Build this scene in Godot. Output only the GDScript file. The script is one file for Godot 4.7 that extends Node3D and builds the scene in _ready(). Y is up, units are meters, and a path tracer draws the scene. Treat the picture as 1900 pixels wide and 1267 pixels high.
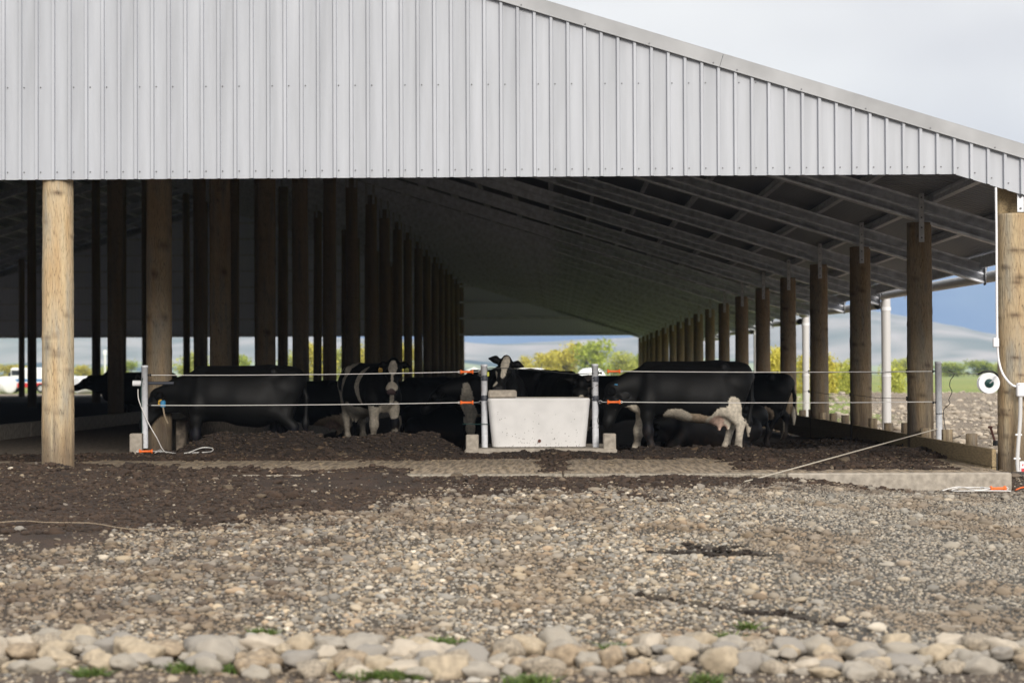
extends Node3D
# A pole barn with cattle behind an electric fence, seen from the river-stone edge of its gravel yard.
# x runs along the gable, z is minus the distance from the camera, y = 0 is the concrete apron.

const FRONT := 22.6        # distance of the gable from the camera
const BAY := 5.39          # spacing of the frames
const BAYS := 18
const SLOPE := 0.31
const RIDGE_X := -20.3
const EAVE_X := 7.25
const FENCE := 26.9

var rng := RandomNumberGenerator.new()
var taken := {}
var M := {}
var n_a := FastNoiseLite.new()
var n_b := FastNoiseLite.new()
var n_c := FastNoiseLite.new()


func _ready() -> void:
	rng.seed = 7
	setup_camera_and_light()
	setup_materials()
	build_ground()
	build_hills()
	build_barn()
	build_kerbs()
	build_trough_and_fence()
	build_cows()
	build_pole_fittings()
	build_far_things()
	build_stones()
	build_litter()


# ---------------------------------------------------------------- camera, sky, sun
func setup_camera_and_light() -> void:
	var cam := Camera3D.new()
	cam.name = "camera"
	cam.position = Vector3(0, 1.1, 0)
	cam.basis = Basis(Vector3.UP, 0.02165) * Basis(Vector3.RIGHT, 0.01583) * Basis(Vector3.BACK, -0.0040)
	cam.fov = 19.47
	cam.near = 0.1
	cam.far = 20000.0
	var lens := CameraAttributesPhysical.new()
	lens.frustum_focal_length = 69.95
	lens.frustum_focus_distance = 25.0
	lens.frustum_near = 0.1
	lens.frustum_far = 20000.0
	lens.exposure_aperture = 2.2
	cam.attributes = lens
	add_child(cam)
	cam.current = true

	var e := Environment.new()
	e.background_mode = Environment.BG_SKY
	var sky := Sky.new()
	var pano := PanoramaSkyMaterial.new()
	pano.panorama = ImageTexture.create_from_image(cloud_image())
	sky.sky_material = pano
	e.sky = sky
	e.background_energy_multiplier = 1.0
	e.tonemap_mode = Environment.TONE_MAPPER_LINEAR
	e.tonemap_exposure = 2.25
	e.fog_enabled = true
	e.fog_density = 0.00022
	e.fog_light_color = Color(0.75, 0.84, 0.965)
	e.sdfgi_enabled = true
	e.ssao_enabled = true
	e.ssil_enabled = true
	var we := WorldEnvironment.new()
	we.name = "environment"
	we.environment = e
	add_child(we)

	var sun := DirectionalLight3D.new()
	sun.name = "sun"
	sun.light_energy = 0.48
	sun.light_color = Color(1.0, 0.97, 0.93)
	sun.light_angular_distance = 20.0
	sun.shadow_enabled = true
	sun.look_at_from_position(Vector3(9, 10.5, 28), Vector3.ZERO)
	add_child(sun)


func cloud_image() -> Image:
	# an even overcast: thin white cloud with soft grey swells, brighter overhead
	var w := 768
	var h := 384
	var im := Image.create(w, h, false, Image.FORMAT_RGBF)
	var n := FastNoiseLite.new()
	n.seed = 11
	n.frequency = 1.6
	n.fractal_octaves = 5
	for j in h:
		var lat := (0.5 - (j + 0.5) / h) * PI
		for i in w:
			var lon := (i + 0.5) / w * TAU
			var d := Vector3(cos(lat) * sin(lon), sin(lat), cos(lat) * cos(lon))
			var c := 0.5 + 0.5 * n.get_noise_3d(d.x * 2.2, d.y * 6.0, d.z * 2.2)
			var up := clampf(d.y, 0.0, 1.0)
			var l := (0.322 + 0.105 * smoothstep(0.25, 0.75, c)) * (1.0 + 1.0 * up)
			var t := smoothstep(0.2, 0.7, c)
			var col := Color(1.0, 0.975, 0.975).lerp(Color(1.0, 0.985, 0.945), t)
			if d.y < 0.0:
				col = Color(1, 0.97, 0.92)
				l = 0.16
			im.set_pixel(i, j, Color(col.r * l, col.g * l, col.b * l))
	return im


# ---------------------------------------------------------------- materials
func noise_tex(freq: float, oct: int, lo: float, hi: float, seed_: int, cell := false, size := 512, ridged := false) -> NoiseTexture2D:
	var n := FastNoiseLite.new()
	n.seed = seed_
	n.frequency = freq
	n.fractal_octaves = oct
	n.noise_type = FastNoiseLite.TYPE_CELLULAR if cell else FastNoiseLite.TYPE_SIMPLEX_SMOOTH
	if ridged:
		n.fractal_type = FastNoiseLite.FRACTAL_RIDGED
	var g := Gradient.new()
	g.set_color(0, Color(lo, lo, lo))
	g.set_color(1, Color(hi, hi, hi))
	var t := NoiseTexture2D.new()
	t.width = size
	t.height = size
	t.seamless = true
	t.noise = n
	t.color_ramp = g
	return t


func mat(key: String, col: Color, rough: float, metal := 0.0) -> StandardMaterial3D:
	var m := StandardMaterial3D.new()
	m.resource_name = key
	m.albedo_color = col.linear_to_srgb()
	m.roughness = rough
	m.metallic = metal
	m.cull_mode = BaseMaterial3D.CULL_DISABLED
	M[key] = m
	return m


func tri(m: StandardMaterial3D, tex: Texture2D, scale: Vector3, world := true) -> void:
	m.albedo_texture = tex
	m.uv1_triplanar = true
	m.uv1_world_triplanar = world
	m.uv1_scale = scale


func bump(m: StandardMaterial3D, tex: Texture2D, cm: float) -> void:
	m.heightmap_enabled = true
	m.heightmap_texture = tex
	m.heightmap_scale = cm


func setup_materials() -> void:
	n_a.seed = 3; n_a.frequency = 1.0; n_a.fractal_octaves = 4
	n_b.seed = 5; n_b.frequency = 1.0; n_b.fractal_octaves = 3
	n_c.seed = 9; n_c.frequency = 1.0; n_c.fractal_octaves = 2
	var fine := noise_tex(0.03, 5, 0.55, 1.12, 21)
	var soft := noise_tex(0.008, 4, 0.86, 1.04, 22)
	var grit := noise_tex(0.09, 4, 0.35, 1.25, 23)
	var grain := noise_tex(0.02, 5, 0.74, 1.1, 24)
	var grain_h := noise_tex(0.03, 4, 0.0, 1.0, 25)
	var lump_h := noise_tex(0.05, 5, 0.0, 1.0, 26)
	var pebble_h := noise_tex(0.06, 2, 1.0, 0.0, 27, true)
	var speck := noise_tex(0.16, 3, 0.72, 1.1, 28)

	var m := mat("ground", Color(1, 1, 1), 0.95)
	m.vertex_color_use_as_albedo = true
	tri(m, grit, Vector3.ONE * 1.1)
	bump(m, lump_h, 1.6)
	m = mat("bedding", Color(1, 1, 1), 0.95)
	m.vertex_color_use_as_albedo = true
	tri(m, grit, Vector3.ONE * 1.3)
	bump(m, lump_h, 2.0)
	m = mat("stone", Color(1, 1, 1), 0.8)
	m.vertex_color_use_as_albedo = true
	m = mat("clod", Color(1, 1, 1), 0.95)
	m.vertex_color_use_as_albedo = true
	tri(m, grit, Vector3.ONE * 5.0)
	for k in 7:
		var tone: Color = [Color(0.44, 0.37, 0.28), Color(0.36, 0.32, 0.265), Color(0.46, 0.375, 0.265), Color(0.33, 0.30, 0.26), Color(0.50, 0.43, 0.34), Color(0.44, 0.34, 0.23), Color(0.40, 0.355, 0.29)][k]
		m = mat("cobble%d" % k, tone, 0.78)
		tri(m, [fine, soft, grain, speck, soft, fine, speck][k], Vector3.ONE * [2.2, 3.0, 1.6, 2.6, 2.0, 1.2, 3.4][k])
		bump(m, fine, 0.25)
	m = mat("concrete", Color(0.43, 0.38, 0.315), 0.85)
	tri(m, noise_tex(0.02, 5, 0.78, 1.06, 44), Vector3.ONE * 0.9)
	bump(m, grit, 0.15)
	m = mat("slab", Color(0.40, 0.315, 0.225), 0.8)
	tri(m, noise_tex(0.03, 4, 0.55, 1.2, 43), Vector3(1.0, 1.0, 0.07))
	bump(m, grit, 0.5)
	m = mat("slab_edge", Color(0.36, 0.315, 0.25), 0.85)
	tri(m, fine, Vector3.ONE * 1.4)
	m = mat("trough", Color(0.71, 0.70, 0.69), 0.75)
	tri(m, noise_tex(0.008, 4, 0.95, 1.02, 41), Vector3.ONE * 0.8)
	bump(m, speck, 0.1)
	m = mat("lane", Color(0.27, 0.22, 0.17), 0.85)
	tri(m, fine, Vector3.ONE * 0.6)
	var checks := noise_tex(0.018, 4, 1.0, 1.0, 35, false, 512, true)
	checks.color_ramp.offsets = PackedFloat32Array([0.0, 0.5, 0.80, 0.93])
	checks.color_ramp.colors = PackedColorArray([Color(0.86, 0.86, 0.86), Color(1.0, 1.0, 1.0), Color(0.9, 0.9, 0.9), Color(0.42, 0.40, 0.38)])
	m = mat("wood", Color(1, 1, 1), 0.85)
	m.vertex_color_use_as_albedo = true
	tri(m, checks, Vector3(3.2, 0.30, 3.2))
	bump(m, grain_h, 0.9)
	m = mat("board", Color(0.36, 0.27, 0.15), 0.85)
	tri(m, grain, Vector3(3.0, 3.0, 0.4))
	bump(m, grain_h, 0.3)
	m = mat("cladding", Color(0.475, 0.495, 0.535), 0.5)
	tri(m, noise_tex(0.006, 4, 0.88, 1.03, 31), Vector3(0.9, 0.08, 0.9))
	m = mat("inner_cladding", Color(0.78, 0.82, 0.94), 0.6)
	m = mat("flashing", Color(0.37, 0.375, 0.385), 0.5)
	tri(m, soft, Vector3.ONE * 0.3)
	m = mat("roofing", Color(0.29, 0.31, 0.36), 0.5, 0.1)
	m = mat("steel", Color(0.76, 0.79, 0.86), 0.40, 0.3)
	tri(m, soft, Vector3.ONE * 1.2)
	m = mat("galvanised", Color(0.55, 0.56, 0.58), 0.45, 0.5)
	tri(m, soft, Vector3.ONE * 2.0)
	mat("screw", Color(0.12, 0.12, 0.13), 0.5, 0.3)
	m = mat("post_pipe", Color(0.78, 0.80, 0.84), 0.45)
	tri(m, soft, Vector3.ONE * 3.0)
	mat("white_plastic", Color(0.80, 0.80, 0.82), 0.4)
	mat("pvc", Color(0.62, 0.61, 0.60), 0.4)
	mat("wire_white", Color(0.75, 0.73, 0.70), 0.6)
	mat("rope", Color(0.5, 0.45, 0.37), 0.8)
	mat("black", Color(0.012, 0.012, 0.013), 0.5)
	mat("tape", Color(0.05, 0.055, 0.07), 0.5)
	mat("orange", Color(0.85, 0.16, 0.025), 0.45)
	mat("red", Color(0.6, 0.03, 0.035), 0.5)
	mat("rust", Color(0.14, 0.055, 0.04), 0.8)
	mat("yellow", Color(0.72, 0.42, 0.03), 0.5)
	mat("lime", Color(0.45, 0.46, 0.06), 0.5)
	mat("blue", Color(0.04, 0.24, 0.46), 0.5)
	mat("dark_green", Color(0.012, 0.05, 0.045), 0.4)
	mat("strap", Color(0.33, 0.26, 0.18), 0.8)
	m = mat("hide", Color(1, 1, 1), 0.62)
	m.vertex_color_use_as_albedo = true
	tri(m, noise_tex(0.02, 4, 0.72, 1.08, 33), Vector3.ONE * 1.6, false)
	m.metallic_specular = 0.36
	m.roughness = 0.6
	bump(m, speck, 0.35)
	mat("eye", Color(0.005, 0.004, 0.004), 0.08)
	m = mat("horny", Color(0.07, 0.055, 0.045), 0.6)
	m = mat("leaf", Color(1, 1, 1), 0.7)
	m.vertex_color_use_as_albedo = true
	m.backlight_enabled = true
	m.backlight = Color(0.5, 0.5, 0.3)
	mat("bark", Color(0.12, 0.09, 0.06), 0.9)
	m = mat("hill", Color(1, 1, 1), 1.0)
	m.vertex_color_use_as_albedo = true
	m = mat("straw", Color(1, 1, 1), 0.8)
	m.vertex_color_use_as_albedo = true
	mat("wrap", Color(0.85, 0.86, 0.86), 0.35)
	mat("wrap_blue", Color(0.10, 0.25, 0.5), 0.4)
	mat("glass_dark", Color(0.03, 0.035, 0.04), 0.1)


# ---------------------------------------------------------------- naming and bookkeeping
func numbered(called: String) -> String:
	var n: int = taken.get(called, 0)
	taken[called] = n + 1
	return called if n == 0 else "%s_%03d" % [called, n]


func thing(called: String, label: String, category: String, at := Vector3.ZERO, group := "") -> Node3D:
	var o := Node3D.new()
	o.name = numbered(called)
	add_child(o)
	o.position = at
	tag(o, label, category, group)
	return o


func tag(o: Node, label: String, category := "", group := "", kind := "") -> void:
	if label != "":
		o.set_meta("label", label)
	if category != "":
		o.set_meta("category", category)
	if group != "":
		o.set_meta("group", group)
	if kind != "":
		o.set_meta("kind", kind)


func part(called: String, mesh: Mesh, material: Material, parent: Node, at := Vector3.ZERO, b := Basis.IDENTITY) -> MeshInstance3D:
	var o := MeshInstance3D.new()
	o.name = numbered(called) if parent == self else called
	o.mesh = mesh
	o.material_override = material
	parent.add_child(o, true)
	o.transform = Transform3D(b, at)
	return o


# ---------------------------------------------------------------- mesh helpers
func begin() -> SurfaceTool:
	var st := SurfaceTool.new()
	st.begin(Mesh.PRIMITIVE_TRIANGLES)
	return st


func finish(st: SurfaceTool, smooth := false) -> ArrayMesh:
	if smooth:
		st.index()
	st.generate_normals()
	return st.commit()


func quad(st: SurfaceTool, a: Vector3, b: Vector3, c: Vector3, d: Vector3) -> void:
	# clockwise from the front
	st.add_vertex(a); st.add_vertex(b); st.add_vertex(c)
	st.add_vertex(a); st.add_vertex(c); st.add_vertex(d)


func box_mesh(size: Vector3, chamfer := 0.0) -> Mesh:
	if chamfer <= 0.0:
		var bm := BoxMesh.new()
		bm.size = size
		return bm
	# a box whose edges are cut: hull of 24 points, built face by face
	var st := begin()
	st.set_smooth_group(-1)
	add_chamfered(st, Vector3.ZERO, size, chamfer)
	return finish(st)


func add_chamfered(st: SurfaceTool, c: Vector3, size: Vector3, ch: float, taper := 1.0) -> void:
	var h := size * 0.5
	var P := func(sx: int, sy: int, sz: int, axis: int) -> Vector3:
		var v := Vector3(h.x * sx, h.y * sy, h.z * sz)
		if axis != 0: v.x -= ch * sx
		if axis != 1: v.y -= ch * sy
		if axis != 2: v.z -= ch * sz
		if sy < 0:
			v.x *= taper; v.z *= taper
		return c + v
	var face := func(pts: Array) -> void:
		var n: Vector3 = (pts[1] - pts[0]).cross(pts[2] - pts[0])
		var mid := Vector3.ZERO
		for p in pts: mid += p
		mid /= pts.size()
		var seq: Array = pts.duplicate()
		if n.dot(mid - c) > 0.0: seq.reverse()
		for i in range(1, seq.size() - 1):
			st.add_vertex(seq[0]); st.add_vertex(seq[i]); st.add_vertex(seq[i + 1])
	for s in [-1, 1]:
		face.call([P.call(s, -1, -1, 0), P.call(s, 1, -1, 0), P.call(s, 1, 1, 0), P.call(s, -1, 1, 0)])
		face.call([P.call(-1, s, -1, 1), P.call(1, s, -1, 1), P.call(1, s, 1, 1), P.call(-1, s, 1, 1)])
		face.call([P.call(-1, -1, s, 2), P.call(1, -1, s, 2), P.call(1, 1, s, 2), P.call(-1, 1, s, 2)])
	for a in [-1, 1]:
		for b in [-1, 1]:
			face.call([P.call(a, b, -1, 0), P.call(a, b, 1, 0), P.call(a, b, 1, 1), P.call(a, b, -1, 1)])
			face.call([P.call(a, -1, b, 0), P.call(a, 1, b, 0), P.call(a, 1, b, 2), P.call(a, -1, b, 2)])
			face.call([P.call(-1, a, b, 1), P.call(1, a, b, 1), P.call(1, a, b, 2), P.call(-1, a, b, 2)])
			for d in [-1, 1]:
				face.call([P.call(a, b, d, 0), P.call(a, b, d, 1), P.call(a, b, d, 2)])


func lathe(profile: Array, sides := 16) -> ArrayMesh:
	# profile: [radius, height] from bottom to top, about y
	var st := begin()
	for i in profile.size() - 1:
		for k in sides:
			var a0 := TAU * k / sides
			var a1 := TAU * (k + 1) / sides
			var p0: Array = profile[i]
			var p1: Array = profile[i + 1]
			quad(st, Vector3(cos(a0) * p0[0], p0[1], sin(a0) * p0[0]), Vector3(cos(a0) * p1[0], p1[1], sin(a0) * p1[0]).rotated(Vector3.UP, 0.0), Vector3(cos(a1) * p1[0], p1[1], sin(a1) * p1[0]), Vector3(cos(a1) * p0[0], p0[1], sin(a1) * p0[0]))
	st.set_smooth_group(-1)
	st.generate_normals()
	return st.commit()


func smooth_lathe(profile: Array, sides := 16) -> ArrayMesh:
	var st := begin()
	for i in profile.size():
		var p: Array = profile[i]
		for k in sides:
			var a := TAU * k / sides
			st.add_vertex(Vector3(cos(a) * p[0], p[1], sin(a) * p[0]))
	for i in profile.size() - 1:
		for k in sides:
			var k1 := (k + 1) % sides
			for id in [i * sides + k, (i + 1) * sides + k, (i + 1) * sides + k1, i * sides + k, (i + 1) * sides + k1, i * sides + k1]:
				st.add_index(id)
	st.generate_normals()
	return st.commit()


func add_tube(st: SurfaceTool, pts: PackedVector3Array, r: float, sides: int, first: int) -> int:
	var prev := Vector3.UP
	for i in pts.size():
		var t := (pts[mini(i + 1, pts.size() - 1)] - pts[maxi(i - 1, 0)]).normalized()
		var u := prev - t * prev.dot(t)
		if u.length() < 0.01:
			u = Vector3.RIGHT - t * t.x
			if u.length() < 0.01:
				u = Vector3.BACK
		u = u.normalized()
		prev = u
		var v := t.cross(u)
		for k in sides:
			var a := TAU * k / sides
			st.add_vertex(pts[i] + (u * cos(a) + v * sin(a)) * r)
	for i in pts.size() - 1:
		for k in sides:
			var k1 := (k + 1) % sides
			for id in [i * sides + k, (i + 1) * sides + k1, (i + 1) * sides + k, i * sides + k, i * sides + k1, (i + 1) * sides + k1]:
				st.add_index(first + id)
	return first + pts.size() * sides


func tube(pts: PackedVector3Array, r: float, sides := 8) -> ArrayMesh:
	var st := begin()
	add_tube(st, pts, r, sides, 0)
	st.generate_normals()
	return st.commit()


func curve(ctrl: Array, steps := 8) -> PackedVector3Array:
	# a smooth line through the given points
	var out := PackedVector3Array()
	for i in ctrl.size() - 1:
		var p0: Vector3 = ctrl[maxi(i - 1, 0)]
		var p1: Vector3 = ctrl[i]
		var p2: Vector3 = ctrl[i + 1]
		var p3: Vector3 = ctrl[mini(i + 2, ctrl.size() - 1)]
		for s in steps:
			out.append(p1.cubic_interpolate(p2, p0, p3, float(s) / steps))
	out.append(ctrl[-1])
	return out


func cyl(r: float, h: float, sides := 16) -> CylinderMesh:
	var c := CylinderMesh.new()
	c.top_radius = r
	c.bottom_radius = r
	c.height = h
	c.radial_segments = sides
	c.rings = 1
	return c


func ss(a: float, b: float, x: float) -> float:
	return smoothstep(a, b, x)


# a place given by where it is sighted from the camera stand: bearing and height in the survey's units, and its distance
func spot(bx: float, hy: float, d: float) -> Vector3:
	var x := bx - 0.004 * (hy - 633.5)
	var y := hy + 0.004 * (bx - 950.0)
	return Vector3((x - 1030.0) * d / 3694.0, 1.1 - (y - 692.0) * d / 3694.0, -d)


# ---------------------------------------------------------------- ground
func near_height(x: float, d: float) -> float:
	# the gravel yard in front of the apron, and the mud that lies on the apron
	var lip := lerpf(0.0, -0.19, ss(1.6, 4.4, x)) - 0.015 * ss(-2.0, -1.4, x)
	var h := lerpf(-0.55, lip, ss(12.2, 21.0, d) * 0.35 + 0.65 * clampf((d - 12.2) / 8.8, 0.0, 1.0))
	h += 0.035 * n_b.get_noise_2d(x * 0.5, d * 0.5) - 0.08 * crack(x, d)
	if d > 20.6:
		var m := mud_on_slab(x, d)
		h = lerpf(h, m, ss(lerpf(20.9, 21.56, ss(0.8, 2.4, x)), 21.76, d))
	return h


func mud_on_slab(x: float, d: float) -> float:
	var r := n_a.get_noise_2d(x * 1.1, d * 1.5)
	var h := -0.05
	h += 0.045 * ss(-4.0, -4.8, x) * ss(24.4, 23.6, d)                                     # heaped round the corner pole
	h += (0.030 + 0.02 * r) * ss(-1.45, -1.75, x) * (0.25 + 0.75 * ss(24.6, 25.6, d) + 1.9 * ss(22.8, 22.2, d))
	h += 0.055 * ss(1.85, 2.2, x + 0.2 * r) * ss(22.0, 22.6, d + 0.25 * r) * ss(4.95, 4.3, x - 0.3 * r)
	h += 0.07 * exp(-pow((x - 0.02 + 0.3 * r) / 0.16, 2.0)) * ss(21.2, 22.6, d)
	h += 0.05 * ss(24.9, 25.5, d + 0.4 * r)
	h += 0.045 * r + 0.018 * n_b.get_noise_2d(x * 4.0, d * 4.0)
	return h


func mud_share(x: float, d: float) -> float:
	# 1 where dung and mud cover the gravel, 0 on clean gravel
	var edge := 16.2
	if x > -4.9: edge = lerpf(16.2, 18.5, ss(-4.9, -2.3, x))
	if x > -2.3: edge = lerpf(18.5, 20.3, ss(-2.3, -0.7, x))
	if x > -0.7: edge = lerpf(20.3, 20.2, ss(-0.7, 1.5, x))
	if x > 1.5: edge = lerpf(20.2, 21.6, ss(1.5, 3.7, x))
	var w := n_a.get_noise_2d(x * 0.8 + 40.0, d * 0.8)
	var sharp := lerpf(1.5, 0.45, ss(0.5, 2.2, x))
	return ss(edge - sharp, edge + 0.35, d + 0.9 * w * sharp) * ss(5.25, 4.8, x)


func brown_share(x: float, d: float) -> float:
	# thinner staining in front of the mud and along a few tracks
	var v := maxf(mud_share(x, d + 2.4), 0.95 * mud_share(x, d + 4.8) * ss(-0.6, -2.4, x)) * ss(2.0, -0.5, x)
	v = maxf(v, mud_share(x, d + 0.8))
	return clampf(v * (0.55 + 1.0 * n_b.get_noise_2d(x * 2.2, d * 2.2)), 0.0, 1.0)


func crack(x: float, d: float) -> float:
	# two wash-outs where run-off has cut the gravel
	if x < 0.4 or x > 2.3: return 0.0
	var n := 0.10 * n_a.get_noise_2d(x * 3.0, 4.0)
	var c1 := exp(-pow((d - 15.85 - 0.10 * sin((x - 0.6) * 3.4) - n) / (0.10 + 0.05 * n_b.get_noise_2d(x * 5.0, 1.0)), 2.0)) * ss(0.6, 0.75, x) * ss(1.78, 1.6, x)
	var c2 := exp(-pow((d - 13.9 + 0.9 * (x - 0.6) - 1.4 * n) / 0.085, 2.0)) * ss(0.5, 0.65, x) * ss(1.9, 1.75, x)
	var c3 := exp(-pow((d - 16.25 - n) / 0.10, 2.0)) * ss(0.95, 1.15, x) * ss(1.6, 1.45, x)
	return maxf(maxf(c1, c2), c3)


func near_color(x: float, d: float) -> Color:
	var g := n_a.get_noise_2d(x * 0.7 + 9.0, d * 0.7)
	var col := Color(0.125, 0.098, 0.07).lerp(Color(0.115, 0.105, 0.09), ss(0.0, 2.5, x))
	col = col.lerp(Color(0.12, 0.085, 0.052), clampf(g * 1.2, 0.0, 0.6))
	col = col.lerp(Color(0.05, 0.034, 0.024), brown_share(x, d) * 0.85)
	var mud := Color(0.100, 0.061, 0.039).lerp(Color(0.052, 0.032, 0.021), clampf(0.5 + 1.1 * n_b.get_noise_2d(x * 1.6, d * 1.6), 0.0, 1.0))
	col = col.lerp(mud, maxf(mud_share(x, d), crack(x, d)))
	col = col.lerp(Color(0.14, 0.105, 0.078), ss(11.1, 10.8, d))
	col = col.lerp(Color(0.25, 0.21, 0.165), ss(0.0, 1.2, absf(x) - 1.9 - 0.225 * d) * (1.0 - mud_share(x, d)))
	return col


func grid_mesh(xs: PackedFloat32Array, ds: PackedFloat32Array, height: Callable, color: Callable) -> ArrayMesh:
	var v := PackedVector3Array()
	var c := PackedColorArray()
	var idx := PackedInt32Array()
	var nx := xs.size()
	v.resize(nx * ds.size())
	c.resize(v.size())
	for j in ds.size():
		for i in nx:
			v[j * nx + i] = Vector3(xs[i], height.call(xs[i], ds[j]), -ds[j])
			c[j * nx + i] = color.call(xs[i], ds[j])
	var nrm := PackedVector3Array()
	nrm.resize(v.size())
	for j in ds.size():
		for i in nx:
			var a := v[j * nx + mini(i + 1, nx - 1)] - v[j * nx + maxi(i - 1, 0)]
			var b := v[mini(j + 1, ds.size() - 1) * nx + i] - v[maxi(j - 1, 0) * nx + i]
			nrm[j * nx + i] = a.cross(b).normalized()
			if i < nx - 1 and j < ds.size() - 1:
				var p := j * nx + i
				idx.append_array(PackedInt32Array([p, p + nx, p + nx + 1, p, p + nx + 1, p + 1]))
	var arr := []
	arr.resize(Mesh.ARRAY_MAX)
	arr[Mesh.ARRAY_VERTEX] = v
	arr[Mesh.ARRAY_NORMAL] = nrm
	arr[Mesh.ARRAY_COLOR] = c
	arr[Mesh.ARRAY_INDEX] = idx
	var m := ArrayMesh.new()
	m.add_surface_from_arrays(Mesh.PRIMITIVE_TRIANGLES, arr)
	return m


func steps(a: float, b: float, s: float) -> PackedFloat32Array:
	var out := PackedFloat32Array()
	var n := int(ceil((b - a) / s))
	for i in n + 1:
		out.append(lerpf(a, b, float(i) / n))
	return out


func far_height(x: float, d: float) -> float:
	if x > -8.0 and x < 8.0 and d < 26.5 and d > 8.0:
		return -0.75
	if x > -45.0 and x < 4.5 and d > 24.0 and d < 119.0:
		return -0.75
	var h := -0.33
	if d < 21.5:
		h = lerpf(-0.58, -0.33, ss(10.0, 21.0, d))
	if x > 7.6 and d < 110.0 and d > 24.0:
		h += 0.12 * n_a.get_noise_2d(x * 0.25, d * 0.18) + 0.05 * n_b.get_noise_2d(x * 1.1, d * 1.1)
		h += 0.45 * exp(-pow((d - 88.0) / 7.0, 2.0)) * ss(9.0, 13.0, x)
	if d > 1500.0:
		h += ss(1500.0, 6000.0, d) * 12.0
	return h


func far_color(x: float, d: float) -> Color:
	var g := n_a.get_noise_2d(x * 0.03, d * 0.012)
	var g2 := n_b.get_noise_2d(x * 0.4, d * 0.1)
	var grass := Color(0.33, 0.44, 0.09).lerp(Color(0.48, 0.51, 0.14), clampf(0.5 + g + 0.4 * g2, 0.0, 1.0))
	var dirt := Color(0.50, 0.40, 0.30).lerp(Color(0.33, 0.27, 0.205), clampf(0.5 + 1.2 * g2, 0.0, 1.0))
	if d < 28.0: dirt = dirt.lerp(Color(0.25, 0.21, 0.165), ss(28.0, 24.0, d))
	var edge := 93.0 + 8.0 * g2 + 6.0 * g
	if x < 0.0: edge = 150.0 + 6.0 * g2
	if x > 7.5 and x < 13.0:
		edge = lerpf(58.0, 92.0, ss(9.5, 13.5, x)) + 5.0 * g2
	var col := dirt.lerp(grass, ss(edge - 1.5, edge + 1.5, d))
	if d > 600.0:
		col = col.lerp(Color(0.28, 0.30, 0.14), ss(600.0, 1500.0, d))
	return col


func bed_height(x: float, d: float) -> float:
	var r := n_a.get_noise_2d(x * 0.9 + 70.0, d * 0.9)
	var h := lerpf(0.02, -0.14, ss(27.0, 28.0, d))
	h = lerpf(h, -0.27, ss(29.0, 36.0, d))
	h = lerpf(h, 0.02, ss(3.2, 4.9, x) * ss(45.0, 27.5, d))
	h = lerpf(-0.10, h, ss(25.2, 26.0, d + 0.3 * r))
	# the ridge pushed up along the fence
	var ridge := exp(-pow((d - 26.75 - 0.15 * r) / 0.42, 2.0))
	var tall := 0.24 * ss(-5.3, -4.6, x) * ss(-1.15, -1.7, x) * (1.0 + 0.35 * r)
	tall = maxf(tall, 0.05 * ss(0.9, 1.2, x))
	h += ridge * tall
	h += 0.045 * r + 0.03 * n_b.get_noise_2d(x * 3.0, d * 3.0) * ss(60.0, 30.0, d)
	return h


func bed_color(x: float, d: float) -> Color:
	var r := clampf(0.5 + 0.9 * n_b.get_noise_2d(x * 1.9 + 30.0, d * 1.9), 0.0, 1.0)
	return Color(0.066, 0.045, 0.032).lerp(Color(0.034, 0.023, 0.017), r).lerp(Color(0.19, 0.165, 0.14), ss(45.0, 75.0, d) * ss(-6.5, -5.5, x)).lerp(Color(0.34, 0.31, 0.28), ss(84.0, 96.0, d))  # far bedding paled as an added reflector that brightens the end wall


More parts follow.
